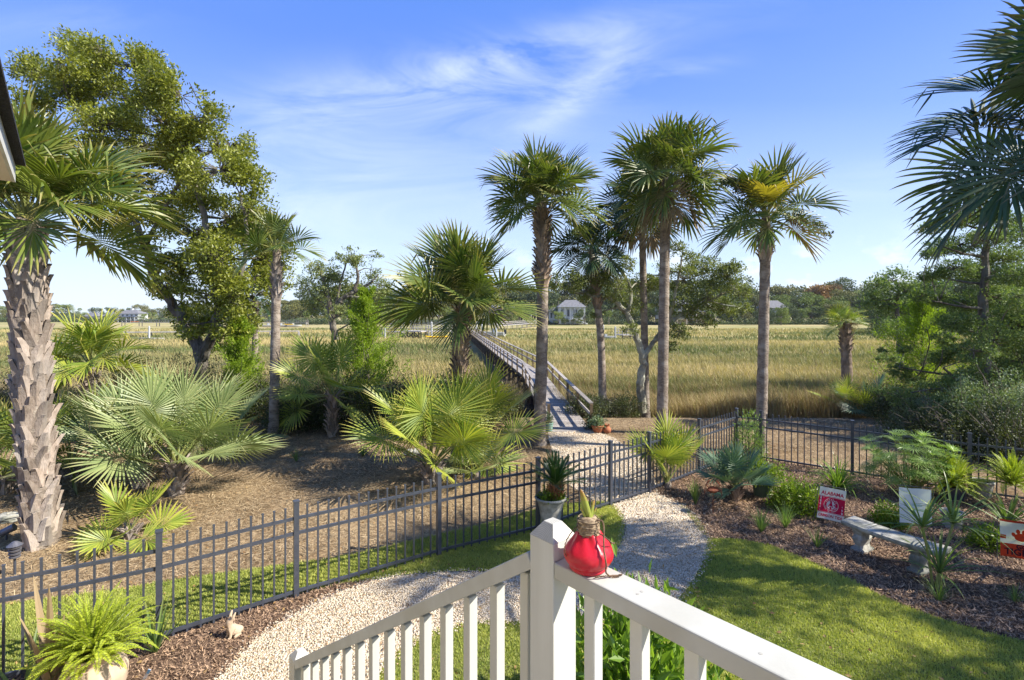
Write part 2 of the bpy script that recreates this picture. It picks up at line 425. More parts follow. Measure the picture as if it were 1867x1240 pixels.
MT['creampot'] = mat('cream_urn', (.55, .43, .30), (.44, .33, .23), rough=.8, scale=7, bump=.3, bdist=.005)
MT['soil'] = mat('soil', (.05, .035, .025), (.09, .06, .04), rough=1, scale=20, bump=.5)
MT['nail'] = mat('filled_nail_heads', (.42, .42, .38), (.34, .33, .29), rough=.7, bump=0)

# ---------------------------------------------------------------- the ground and everything that lies on it
def sstep(a, b, x):
    t = np.clip((x-a)/(b-a), 0, 1); return t*t*(3-2*t)
def ground_z(x, y):
    return -1.0*sstep(17.2, 23.5, np.asarray(y, float))
def ground_material():
    m = bpy.data.materials.new('pine_straw_and_marsh'); m.use_nodes = True
    nt = m.node_tree; L = nt.links.new; b = nt.nodes['Principled BSDF']; b.inputs['Roughness'].default_value = .95; b.inputs['Specular IOR Level'].default_value = .1
    tc = nd(nt, 'ShaderNodeTexCoord')
    def noise(sc, det, stretch=(1, 1, 1), rot=0, dist=0):
        mp = nd(nt, 'ShaderNodeMapping'); mp.inputs['Scale'].default_value = stretch; mp.inputs['Rotation'].default_value = (0, 0, rot)
        L(tc.outputs['Object'], mp.inputs[0])
        n = nd(nt, 'ShaderNodeTexNoise', i_Scale=sc, i_Detail=det, i_Roughness=.65, i_Distortion=dist); L(mp.outputs[0], n.inputs[0]); return n.outputs[0]
    def ramp(f, stops):
        r = nd(nt, 'ShaderNodeValToRGB'); e = r.color_ramp.elements
        while len(e) < len(stops): e.new(.5)
        for k, (p_, c) in enumerate(stops): e[k].position = p_; e[k].color = (*c, 1)
        L(f, r.inputs[0]); return r.outputs[0]
    straw = ramp(noise(16, 8), [(.32, (.10, .07, .04)), (.5, (.30, .215, .125)), (.68, (.47, .365, .22))])
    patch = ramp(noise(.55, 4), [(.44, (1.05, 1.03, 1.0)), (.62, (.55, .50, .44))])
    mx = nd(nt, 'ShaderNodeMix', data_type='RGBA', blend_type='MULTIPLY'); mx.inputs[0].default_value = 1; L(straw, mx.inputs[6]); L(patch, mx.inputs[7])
    marsh = ramp(noise(.05, 5, (.35, 1, 1)), [(.36, (.19, .22, .075)), (.5, (.36, .32, .15)), (.64, (.48, .39, .21))])
    fine = ramp(noise(1.2, 6, (.5, 1, 1)), [(.35, (.75, .75, .7)), (.65, (1.15, 1.12, 1.05))])
    mm = nd(nt, 'ShaderNodeMix', data_type='RGBA', blend_type='MULTIPLY'); mm.inputs[0].default_value = 1; L(marsh, mm.inputs[6]); L(fine, mm.inputs[7])
    sp = nd(nt, 'ShaderNodeSeparateXYZ'); L(tc.outputs['Object'], sp.inputs[0])
    ad = nd(nt, 'ShaderNodeMath', operation='MULTIPLY_ADD'); L(noise(.7, 4), ad.inputs[0]); ad.inputs[1].default_value = 3.0; L(sp.outputs[1], ad.inputs[2])
    f1 = nd(nt, 'ShaderNodeMapRange', i_1=19.6, i_2=21.2); L(ad.outputs[0], f1.inputs[0])
    mud = ramp(noise(6, 6), [(.35, (.045, .035, .022)), (.65, (.13, .10, .06))])
    m1 = nd(nt, 'ShaderNodeMix', data_type='RGBA'); L(f1.outputs[0], m1.inputs[0]); L(mx.outputs[2], m1.inputs[6]); L(mud, m1.inputs[7])
    f2 = nd(nt, 'ShaderNodeMapRange', i_1=36.0, i_2=110.0); L(sp.outputs[1], f2.inputs[0])
    m2 = nd(nt, 'ShaderNodeMix', data_type='RGBA'); L(f2.outputs[0], m2.inputs[0]); L(m1.outputs[2], m2.inputs[6]); L(mm.outputs[2], m2.inputs[7])
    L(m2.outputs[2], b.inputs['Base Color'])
    bp = nd(nt, 'ShaderNodeBump', i_Strength=.8, i_Distance=.03); L(noise(26, 8), bp.inputs['Height']); L(bp.outputs[0], b.inputs['Normal'])
    return m
xs = np.array([-4000, -900, -300, -120, -60, -30, -20, -14, -10, -7, -4, -2, 0, 2, 4, 7, 10, 14, 20, 30, 60, 120, 300, 900, 4000.])
ys = np.concatenate([[-80, -20, 0], np.arange(4, 30, .75), [34, 40, 60, 100, 160, 260, 400, 700, 1500, 3000, 6500]])
gx, gy = np.meshgrid(xs, ys)
gz = ground_z(gx, gy)
V = np.stack([gx, gy, gz], -1).reshape(-1, 3)
ny, nx = gx.shape
i = np.arange(ny-1)[:, None]*nx; j = np.arange(nx-1)[None]
F = np.stack([i+j, i+j+1, i+nx+j+1, i+nx+j], -1).reshape(-1, 4)
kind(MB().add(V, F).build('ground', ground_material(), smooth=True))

def sheet(name, pts, m, z):
    o = MB().add(np.array([[p[0], p[1], z] for p in pts]), [list(range(len(pts)))][::1]).build(name, m)
    return kind(o)
def curve(pp, n=60, closed=False):
    return smoothline(np.array([G(*p) for p in pp]), n)
# edges read off the photograph, laid on the ground
e_lawn_up = [(-420, 1180), (-120, 1125), (0, 1104), (200, 1078), (330, 1056), (480, 1036), (620, 1016), (760, 985), (900, 952), (985, 928), (1060, 917), (1118, 916)]
e_path_up = [(1118, 920), (1138, 945), (1138, 975), (1122, 1008), (1080, 1040), (1000, 1050), (900, 1045), (800, 1046), (700, 1056), (620, 1080), (540, 1120), (470, 1165), (400, 1240), (330, 1330)]
e_path_lo = [(600, 1400), (672, 1270), (715, 1195), (781, 1157), (864, 1136), (944, 1134), (1060, 1134), (1130, 1130), (1200, 1120), (1248, 1080), (1278, 1030), (1289, 990), (1277, 955), (1245, 925), (1200, 904)]
e_bed = [(1289, 984), (1340, 984), (1400, 995), (1460, 1018), (1540, 1054), (1620, 1094), (1720, 1131), (1867, 1170), (2100, 1215), (2500, 1240)]
up = curve(e_lawn_up, 80); pup = curve(e_path_up, 120); plo = curve(e_path_lo, 120); bed = curve(e_bed, 80)
# where the fence stands
FP = {}
def fpt(px, top):
    d = (CAMZ-1.24)*FPX/(top-HZ); return np.array([(px-CX)/FPX*d, d, 0.0])
fence_left = [np.array([-5.45, 4.72, 0]), fpt(290, 966), fpt(540, 912), fpt(800, 862), fpt(981, 833), fpt(1113, 803)]
fence_left = [np.array([-6.95, 3.75, 0])]+fence_left
gate_pts = [fpt(1113, 803), fpt(1184, 787)]
fence_back = [fpt(1184, 787), fpt(1275, 763), fpt(1343, 744)]
fence_right = [fpt(1343, 744), fpt(1387, 748), fpt(1554, 766), fpt(1768, 789), np.array([11.1, 9.05, 0]), np.array([12.9, 7.9, 0])]
m_lawn = mat('turf', (.12, .15, .035), (.22, .21, .08), (.08, .11, .02), rough=.95, scale=30, bump=.5)
m_gravel = mat('path_gravel_bed', (.50, .42, .30), (.30, .24, .16), rough=.95, scale=60, bump=.8)
m_mulch = mat('dark_bark_mulch', (.15, .09, .055), (.055, .033, .022), (.23, .15, .10), rough=.95, scale=26, detail=8, bump=1.0, bscale=50)
lawn_strip = np.vstack([up, pup[:118]])
s1 = sheet('lawn', lawn_strip, m_lawn, .004)
main_lawn = np.vstack([plo[np.newaxis, ...].reshape(-1, 3)[0:112], bed, [[14, 3.0, 0], [14, -3, 0], [-3.2, -3, 0]]])
s2 = sheet('lawn', main_lawn, m_lawn, .005)
path = np.vstack([plo, pup])
s3 = sheet('gravel_path', path, m_gravel, .010)
# path beyond the gate, up to the boardwalk
pb = np.array([G(1200, 903), G(1190, 860), G(1165, 830), G(1120, 800), G(1085, 786), G(1000, 786), G(1000, 800), G(1010, 835), G(1030, 880), G(1085, 915), G(1118, 918)])
s4 = sheet('gravel_path', pb, m_gravel, .011)
mulch_right = np.vstack([bed[::-1], plo[112:], [fence_back[0]+[0, .1, 0], fence_back[1]+[-.03, .1, 0], fence_back[2]+[0, .15, 0]], [fence_right[1]+[.1, .1, 0], fence_right[2]+[.1, .1, 0], fence_right[3]+[.1, .1, 0], fence_right[4]+[.1, .1, 0], [14.5, 7, 0], [14.5, 4.2, 0]]])
s5 = sheet('mulch_bed', mulch_right, m_mulch, .007)
mulch_left = np.array([fence_left[1]+[0, .12, 0], fence_left[2]+[0, .12, 0], (fence_left[2]+fence_left[3])/2+[0, .12, 0], fence_left[3]+[0.02, .1, 0], (fence_left[3]*.7+fence_left[4]*.3)+[0, 0, 0], G(700, 1057), G(620, 1082), G(540, 1122), G(470, 1167), G(400, 1242), G(330, 1335), [-2.6, 2.5, 0], [-6, 2.5, 0]])
s6 = sheet('mulch_bed', mulch_left, m_mulch, .008)

def lawn_stuff():
    rng = np.random.default_rng(3); mb = MB()
    for poly, dens in ((lawn_strip, 9000), (main_lawn, 9500)):
        p = scatter(poly, dens, rng, .004)
        p = p[infront(p, 1.08) & (p[:, 1] > 3.0)]
        if poly is lawn_strip:
            p = p[~inpoly(p[:, 0], p[:, 1], mulch_left)]
        pn = sn(p[:, 0], p[:, 1], 1.6, 4); p[:, :2] += rng.normal(0, .022, (len(p), 2))
        n = len(p); d = rdir(rng, n, 2.2); d[:, 2] = np.abs(d[:, 2])
        h = rng.uniform(.018, .045, n)*(.8+.5*pn)
        t = np.clip(.25+.5*pn+rng.normal(0, .22, n), 0, 1)
        Sd = np.cross(d, rdir(rng, n)); Sd = unit(Sd)*.0035*(p[:, 1:2]/5+.4)
        V = np.stack([p-Sd, p+Sd, p+d*h[:, None]], 1).reshape(-1, 3)
        mb.add(V, np.arange(n*3).reshape(n, 3), 0, t, rng.uniform(.2, 1, n))
    kind(mb.build('grass', MT['grass']), 'stuff')
lawn_stuff()

def gravel_stuff():
    rng = np.random.default_rng(5); mb = MB()
    m = bpy.data.materials.new('pebbles'); m.use_nodes = True
    nt = m.node_tree; b = nt.nodes['Principled BSDF']; b.inputs['Roughness'].default_value = .75
    at = nd(nt, 'ShaderNodeAttribute', attribute_name='tint'); r = nd(nt, 'ShaderNodeValToRGB')
    e = r.color_ramp.elements; st = [(0, (.24, .13, .06)), (.15, (.42, .28, .15)), (.45, (.56, .46, .32)), (1, (.70, .63, .51))]
    while len(e) < 4: e.new(.5)
    for k, (p_, c) in enumerate(st): e[k].position = p_; e[k].color = (*c, 1)
    nt.links.new(at.outputs['Fac'], r.inputs[0]); nt.links.new(r.outputs[0], b.inputs['Base Color'])
    P_ = []
    p = scatter(path, 3600, rng, .012); P_.append(p[(np.abs(p[:, 0]) < p[:, 1]*1.1+.8) & (p[:, 1] > 3.4)])
    P_.append(scatter(pb, 1500, rng, .012))
    q = scatter(np.array([[x-.35, y+.25, 0] if k < 60 else [x+.5, y-.3, 0] for k, (x, y, z) in enumerate(np.vstack([path]))]), 60, rng, .014)
    P_.append(q[inpoly(q[:, 0], q[:, 1], mulch_left)])
    q = scatter(mulch_right, 30, rng, .016); dd = np.hypot(q[:, 0]-plo[112:, 0].mean(), q[:, 1]-plo[112:, 1].mean()); P_.append(q[dd < 1.0])
    for ln in (pup, plo):                               # strays kicked over the edges
        k_ = rng.integers(0, len(ln), 1700); q = ln[k_]+rng.normal(0, .055, (1700, 3)); q[:, 2] = .016; P_.append(q[q[:, 1] > 3.2])
    p = np.vstack(P_); n = len(p)
    c = np.array([[-1, -1, -1], [1, -1, -1], [1, 1, -1], [-1, 1, -1], [-1, -1, 1], [1, -1, 1], [1, 1, 1], [-1, 1, 1]])*.58
    s = rng.uniform(.006, .015, (n, 1, 3))*np.array([1.15, 1.15, .7])
    far = (p[:, 1] > 9)[:, None, None]; s = s*np.where(far, 1.5, 1)
    V = c[None]*s*(1+rng.uniform(-.35, .35, (n, 8, 3)))
    a = rng.uniform(0, 6.28, n); ca, sa = np.cos(a)[:, None], np.sin(a)[:, None]
    X = V[..., 0]*ca-V[..., 1]*sa; Y = V[..., 0]*sa+V[..., 1]*ca; Z = V[..., 2]+V[..., 0]*rng.uniform(-.5, .5, (n, 1))
    V = np.stack([X, Y, Z], -1)+p[:, None]+np.array([0, 0, .002])
    Fq = (np.arange(n)[:, None, None]*8+BOXF[None]).reshape(-1, 4)
    mb.add(V.reshape(-1, 3), Fq, 0, np.repeat(rng.beta(2.0, 1.3, n), 6))
    kind(mb.build('gravel', m, smooth=True), 'stuff')
gravel_stuff()

def chips(poly, dens, name, m, seed, lo, hi, w, z=.012, far=1.2, ymax=99, tilt=.5, keep=None):
    rng = np.random.default_rng(seed); mb = MB()
    p = scatter(poly, dens, rng, z); p = p[(np.abs(p[:, 0]) < p[:, 1]*far+1) & (p[:, 1] > 3.3) & (p[:, 1] < ymax)]
    if keep is not None:
        p = p[keep(p)]
    p[:, 2] += rng.uniform(0, .018, len(p))+ground_z(p[:, 0], p[:, 1])
    n = len(p); d = rdir(rng, n); d[:, 2] *= tilt; d = unit(d)
    L_ = rng.uniform(lo, hi, n)[:, None]; s_ = unit(np.cross(d, np.array([0, 0, 1.])+rng.normal(0, .35, (n, 3))))*rng.uniform(.4, 1, n)[:, None]*w
    V = np.stack([p-s_, p+s_, p+s_*.7+d*L_, p-s_*.7+d*L_], 1).reshape(-1, 3)
    mb.add(V, np.arange(n*4).reshape(n, 4), 0, rng.uniform(0, 1, n))
    return kind(mb.build(name, m), 'stuff')
chips(mulch_right, 2600, 'wood_chips', leafmat('bark_chips', (.06, .033, .02), (.52, .35, .22), tr=0, rough=.8, ow=0), 7, .02, .065, .007)
chips(mulch_left, 2600, 'wood_chips', bpy.data.materials['bark_chips'], 8, .02, .06, .006)
m_straw = leafmat('pine_needles', (.08, .052, .028), (.60, .465, .28), tr=0, rough=.8, ow=0)
def beyond(p):
    fl = np.array(fence_left+gate_pts[1:]+fence_back[1:]+fence_right[1:])
    yy = np.interp(p[:, 0], fl[:, 0], fl[:, 1])
    k = (p[:, 1] > yy+.1) & ~inpoly(p[:, 0], p[:, 1], lawn_strip) & ~inpoly(p[:, 0], p[:, 1], pb)
    return k & (sn(p[:, 0], p[:, 1], 1.1, 3) > .12)
chips(np.array([[-22, 4.5], [-22, 18], [16, 18], [16, 8], [7, 12], [-1, 7], [-5, 4.5]]), 1100, 'pine_straw', m_straw, 9, .05, .14, .0035, z=.004, ymax=18.5, tilt=.25, keep=beyond)
def leaves_down():
    rng = np.random.default_rng(77); mb = MB()
    for poly, dn in ((main_lawn, 5), (path, 9), (lawn_strip, 8), (pb, 10), (mulch_right, 14), (mulch_left, 16), (np.array([[-12, 5], [-12, 16], [9, 16], [8, 12], [-1, 7.6]]), 9)):
        p = scatter(poly, dn, rng, .03); p = p[infront(p, 1.1)]; n = len(p); d = rdir(rng, n); d[:, 2] *= .3
        cards(mb, p, d, unit(rng.normal(0, .4, (n, 3))+[0, 0, 1]), rng.uniform(.03, .07, n), rng.uniform(.015, .035, n), 0, rng.uniform(0, 1, n))
    kind(mb.build('fallen_leaves', leafmat('dry_leaves', (.16, .08, .03), (.45, .30, .12), tr=.1, rough=.7, ow=0)), 'stuff')
leaves_down()
# dark scuffed edge where grass meets gravel
def edging():
    mb = MB(); q = smoothline(pup[10:95], 90)
    tube(mb, q+np.array([0, 0, .012]), .012, 5)
    mb.build('path_edging', MT['black'])
    return bpy.data.objects['path_edging']
tag(edging(), 'thin dark plastic edging strip between the grass strip and pale gravel', 'edging')

def marsh_grass():
    rng = np.random.default_rng(11); mb = MB()
    bands = [(18.6, 24, 420, .62, 1.25, .016), (24, 34, 150, .55, 1.0, .022), (34, 55, 42, .5, .9, .035), (55, 95, 11, .5, .85, .07), (95, 170, 2.6, .5, .8, .15)]
    for y0, y1, dens, h0, h1, w in bands:
        x1 = y1*1.08+1.5
        n = int((y1-y0)*2*x1*dens)
        x = rng.uniform(-x1, x1, n); y = y0+(y1-y0)*rng.uniform(0, 1, n)
        k = (np.abs(x) < y*1.08+1.5)
        edge = 19.2+1.2*np.sin(x*.5)+.7*np.sin(x*1.3+1)+np.where(x < -1, .5, 0)
        k &= y > edge
        ctr = np.interp(y, [15, 25.2, 80], [1.7, 1.0, -6.4]); k &= np.abs(x-ctr) > .85      # the boardwalk stands clear
        k &= (sn(x, y, .8, 21) > .22) | (y < 23)
        x = x[k]; y = y[k]; n = len(x)
        hn = sn(x, y*2.2, .16, 5); pn = sn(x*.35, y, .11, 8); fine = sn(x, y*1.5, .7, 12)
        z = ground_z(x, y)
        d = np.stack([rng.normal(-.10, .16, n), rng.normal(0, .16, n), np.ones(n)], 1)
        h = rng.uniform(h0, h1, n)*(.62+.62*hn)*np.where(y < 25, 1.35, 1)
        t = np.clip(.45+(pn-.5)*1.5+(fine-.5)*.5+rng.normal(0, .14, n), 0, 1)
        brown = rng.uniform(0, 1, n) < np.interp(y+4*(sn(x, y, .5, 17)-.5), [18, 25, 33, 45], [.85, .6, .25, .06])
        ww_ = w*rng.uniform(.6, 1.4, n); bd = rng.uniform(.05, .55, n); pp = np.stack([x, y, z], 1)
        for mi_, q in ((0, ~brown), (1, brown)):
            if q.sum(): blades(mb, pp[q], d[q], h[q], ww_[q], bd[q], mi_, t[q], rng)
    kind(mb.build('marsh_grass', [MT['marsh'], MT['reed']]), 'stuff')
marsh_grass()

# ---------------------------------------------------------------- white railing, deck, stairs, house eave
U = np.array([.66, -.7513, 0]); U = unit(U); NN = np.array([-.7513, -.66, 0]); NN = unit(NN)
RB = np.stack([U, -NN, np.array([0, 0, 1.])], 1)     # columns: along rail, across, up
PC = np.array([.112, 1.40, 0]); DECK = 2.05
def post_mesh(h0, h1, half=.0445):
    mb = MB(); s = half; V = []
    for z, q in ((h0, s), (h1-.036, s), (h1, .016)):
        V += [[-q, -q, z], [q, -q, z], [q, q, z], [-q, q, z]]
    V = np.array(V) @ RB.T
    F = [[0, 3, 2, 1]]+[[a, (a+1) % 4, (a+1) % 4+4, a+4] for a in range(4)]+[[a+4, (a+1) % 4+4, (a+1) % 4+8, a+8] for a in range(4)]+[[8, 9, 10, 11]]
    return mb.add(V, F)
def cap_grain():
    m = mat('cap_end_grain', (.54, .53, .47), (.47, .46, .40), rough=.5, scale=30, bump=.1, bdist=.002); nt = m.node_tree; b = nt.nodes['Principled BSDF']
    src = b.inputs['Base Color'].links[0].from_socket; tc = nd(nt, 'ShaderNodeTexCoord'); mp = nd(nt, 'ShaderNodeMapping'); mp.inputs['Location'].default_value = (.05, .03, -.93); nt.links.new(tc.outputs['Object'], mp.inputs[0])
    w = nd(nt, 'ShaderNodeTexWave', wave_type='RINGS', rings_direction='SPHERICAL', i_Scale=70.0, i_Distortion=1.2, i_Detail=2.0); nt.links.new(mp.outputs[0], w.inputs[0])
    mx = nd(nt, 'ShaderNodeMix', data_type='RGBA', blend_type='MULTIPLY'); r_ = nd(nt, 'ShaderNodeMapRange', i_1=.0, i_2=.5, i_3=.72, i_4=1.0); nt.links.new(w.outputs[1], r_.inputs[0]); mx.inputs[0].default_value = 1
    nt.links.new(src, mx.inputs[6]); nt.links.new(r_.outputs[0], mx.inputs[7]); nt.links.new(mx.outputs[2], b.inputs['Base Color']); return m
def railing():
    r = thing('deck_railing', 'white level deck railing running from the corner post to the lower right', 'railing', PC+[0, 0, DECK], 0)
    post_mesh(0, 3.037-DECK).build('corner_post', MT['white'], r, bevel=.003)
    mg_ = cap_grain(); mb = MB(); q0, q1, z0_, z1_ = .0462, .0175, 3.037-DECK-.0375, 3.037-DECK+.0015
    V = np.array([[-q0, -q0, z0_], [q0, -q0, z0_], [q0, q0, z0_], [-q0, q0, z0_], [-q1, -q1, z1_], [q1, -q1, z1_], [q1, q1, z1_], [-q1, q1, z1_]]) @ RB.T
    mb.add(V, [[0, 3, 2, 1], [4, 5, 6, 7], [0, 1, 5, 4], [1, 2, 6, 5], [2, 3, 7, 6], [3, 0, 4, 7]]); mb.build('post_cap', mg_, r, bevel=.0015)
    e = U*2.3
    post_mesh(0, .98).build('end_post', MT['white'], r, loc=e, bevel=.003)
    mb = MB(); zt = 2.955-DECK
    beam(mb, U*.0465+[0, 0, zt-.0215], e-U*.0465+[0, 0, zt-.0215], .089, .043); mb.build('top_rail', MT['whitetop'], r, bevel=.004)
    nh = MB(); lathe(nh, [(.0042, 0), (.0042, .0006), (0, .0008)], 10); nhm = nh.mesh('nail_head', MT['nail']); rg = np.random.default_rng(6)
    for k in range(15):
        for sx in (-1, 1):
            if rg.random() < .45: link('nail_head', nhm, r, U*(.142+.1385*k)+NN*sx*.008+[0, 0, zt-.0001])
    mb = MB(); beam(mb, U*.0465+[0, 0, .10], e-U*.0465+[0, 0, .10], .06, .038); mb.build('bottom_rail', MT['white'], r, bevel=.003)
    me = None
    for k in range(15):
        t = .142+.1385*k
        if me is None:
            mb = MB(); box(mb, (0, 0, (zt-.045+.121)/2), (.034, .034, zt-.045-.121), RB); me = mb.mesh('baluster', MT['white'])
        o = link('baluster', me, r, U*t)
        b = o.modifiers.new('bevel', 'BEVEL'); b.width = .002; b.segments = 1
    r2 = thing('stair_railing', 'white sloping stair railing going down left from the corner post', 'railing', PC+[0, 0, DECK], 0)
    L = 1.99; sl_ = .666; z0 = zt
    f = -U
    newel = post_mesh(-1.6, 1.71-DECK); newel.build('newel_post', MT['white'], r2, loc=f*L, bevel=.003)
    q = lambda t, dz: f*t+np.array([0, 0, z0-sl_*(t-.045)+dz])
    mb = MB(); beam(mb, q(.0465, -.027), q(L-.0465, -.027), .089, .044); mb.build('top_rail', MT['whitetop'], r2, bevel=.004)
    mb = MB(); beam(mb, q(.0465, -.80), q(L-.0465, -.80), .06, .04); mb.build('bottom_rail', MT['white'], r2, bevel=.003)
    me = None
    for k in range(14):
        t = .10+.1385*k
        if t > L-.08: break
        if me is None:
            mb = MB(); box(mb, (0, 0, -.413), (.034, .034, .72), RB); me = mb.mesh('baluster', MT['white'])
        o = link('baluster', me, r2, q(t, 0))
        b = o.modifiers.new('bevel', 'BEVEL'); b.width = .002; b.segments = 1
    # deck floor and steps below the view
    d = thing('porch_deck', 'grey board porch deck that carries the white railing', 'deck', PC, 0)
    mb = MB()
    for k in range(30):
        t = .02+.145*k
        c = U*(t-.03)+NN*1.6+np.array([0, 0, DECK-.018]); box(mb, c, (.138, 3.4, .036), RB)
    mb.build('floor_boards', MT['dockwood'], d)
    mb = MB(); box(mb, U*2.1+NN*1.6+np.array([0, 0, DECK-.14]), (4.3, 3.36, .2), RB); mb.build('rim', MT['white'], d)
    for a in (.1, 4.0):
        for b_ in (0.1, 3.1):
            mb = MB(); c = U*a+NN*b_; beam(mb, c, c+[0, 0, DECK-.245], .14, .14); mb.build('pier', MT['white'], d)
    st = thing('porch_steps', 'porch steps going down beside the white stair railing', 'stairs', PC, 0)
    for k in range(10):
        mb = MB(); box(mb, -U*(.08+.28*k+.14)+NN*.62+np.array([0, 0, DECK-.186*(k+1)]), (.29, 1.1, .036), RB); mb.build('tread', MT['dockwood'], st)
    for b_ in (.10, 1.14):
        mb = MB(); beam(mb, NN*b_+np.array([0, 0, DECK-.22])-U*.06, NN*b_-U*2.85+np.array([0, 0, .13]), .04, .24); mb.build('stringer', MT['white'], st)
railing()

def bulb():
    c = PC+U*.125; r = thing('waxed_bulb', 'red waxed flower bulb with a green sprout standing on the white rail', 'bulb', (c[0], c[1], 2.9555), 0)
    rng = np.random.default_rng(2)
    prof = [(0, .001), (.040, .001), (.047, .003), (.0485, .007), (.047, .011), (.056, .019), (.0615, .029), (.0632, .038), (.0605, .049), (.054, .059), (.046, .068), (.0385, .077), (.033, .085), (.028, .091), (.012, .093)]
    pr = smoothline(np.array(prof), 40); n = 56; an = np.linspace(0, 2*math.pi, n, endpoint=False)
    R_ = pr[:, 0:1]*np.ones(n)[None]; Z = pr[:, 1:2]*np.ones(n)[None]; up_ = np.clip((Z-.03)/.06, 0, 1)
    R_ = R_*(1+.075*up_*np.sin(an*5+.6)[None]+.045*up_*np.sin(an*9+2+Z*60)+.012*np.sin(an*3+Z*40))
    Z = Z+.004*up_*np.sin(an*4+1)[None]
    V = np.stack([R_*np.cos(an), R_*np.sin(an), Z], -1).reshape(-1, 3); m = len(pr)
    i = np.arange(m-1)[:, None]*n; j = np.arange(n)[None]; j2 = (j+1) % n
    mb = MB().add(V, np.stack([i+j, i+j2, i+n+j2, i+n+j], -1).reshape(-1, 4)); mb.build('wax_coat', MT['redwax'], r, smooth=True)
    mb = MB()
    mk = mat('papery_skin', (.42, .33, .21), (.16, .11, .07), rough=.8, scale=120, bump=.6, bscale=150, bdist=.002)
    lathe(mb, smoothline(np.array([(.025, .084), (.0265, .092), (.027, .104), (.026, .116), (.023, .127), (.0185, .131), (.008, .133)]), 14), 20)
    for k in range(16):                                # twine wound around the neck
        z = .088+.0026*k+rng.uniform(-.001, .001); a0 = rng.uniform(0, 6.28); t = np.linspace(0, 5.6, 22)+a0
        rr = .0278+.0012*np.sin(k*2.1)
        tube(mb, np.stack([rr*np.cos(t), rr*np.sin(t), z+.0025*np.sin(t*1.5+k)], 1), .0011, 4)
    mb.build('neck', mk, r, smooth=True)
    mb = MB()
    def spear(p0, d, L, w, ph):
        t = np.linspace(0, 1, 9)[:, None]; d = unit(d); c_ = np.asarray(p0)+d*L*t+np.array([math.cos(ph), math.sin(ph), 0])*.01*t**2
        wd = w*np.sqrt(np.clip(1-t**2.6, 0, 1))*(1-.15*t)+.0004; s_ = np.array([-math.sin(ph), math.cos(ph), 0]); o_ = np.array([math.cos(ph), math.sin(ph), 0])
        V = np.concatenate([c_-s_*wd, c_+o_*wd*.55, c_+s_*wd, c_-o_*wd*.45]); k = 9
        F = [[a+q_*k, a+1+q_*k, a+1+((q_+1) % 4)*k, a+((q_+1) % 4)*k] for q_ in range(4) for a in range(k-1)]
        mb.add(V, F, 0, rng.uniform(.2, .9), 0)
        mb.F[-1] = (mb.F[-1][0], mb.F[-1][1], mb.F[-1][2], np.tile(np.linspace(0, 1, k-1)**.6, 4))
    cx = U*.001
    spear((0, 0, .124), (-.16, -.02, 1), .082, .0145, 3.9); spear((.006, 0, .124), (.03, .0, 1), .052, .0125, 5.6); spear((-.008, -.002, .126), (-.16, 0, 1), .030, .007, 3.6); spear((.01, .004, .126), (.12, .02, 1), .026, .007, .2)
    mb.build('sprout', leafmat('sprout_green', (.30, .38, .06), (.44, .46, .12), (.42, .20, .07), tr=.25, rough=.4, tipamt=.9), r, smooth=True)
    mb = MB()
    def tw(pts, rad):
        q = smoothline(np.array(pts), 34)+rng.normal(0, .0006, (34, 3)); tube(mb, q, rad, 5)
    # a stem of twine falling over the front of the bulb onto the rail, and one loop behind
    tw([(.018, -.018, .128), (.034, -.022, .126), (.033, -.038, .10), (.031, -.055, .07), (.034, -.062, .045), (.035, -.058, .018), (.043, -.050, .006), (.062, -.042, .002), (.078, -.040, .003)], .0022)
    tw([(.02, -.02, .10), (.040, -.038, .092), (.055, -.025, .075), (.063, -.012, .068)], .0018)
    tw([(-.018, .0, .11), (-.038, -.014, .104), (-.058, -.022, .080), (-.062, -.022, .05), (-.054, -.02, .035)], .0014)
    tw([(.01, -.052, .0022), (.03, -.046, .0025), (.055, -.05, .0022), (.068, -.047, .002)], .0014)
    mb.build('twine', mat('dry_twine', (.20, .13, .08), (.10, .065, .04), rough=.9, scale=80, bump=.2), r)
bulb()

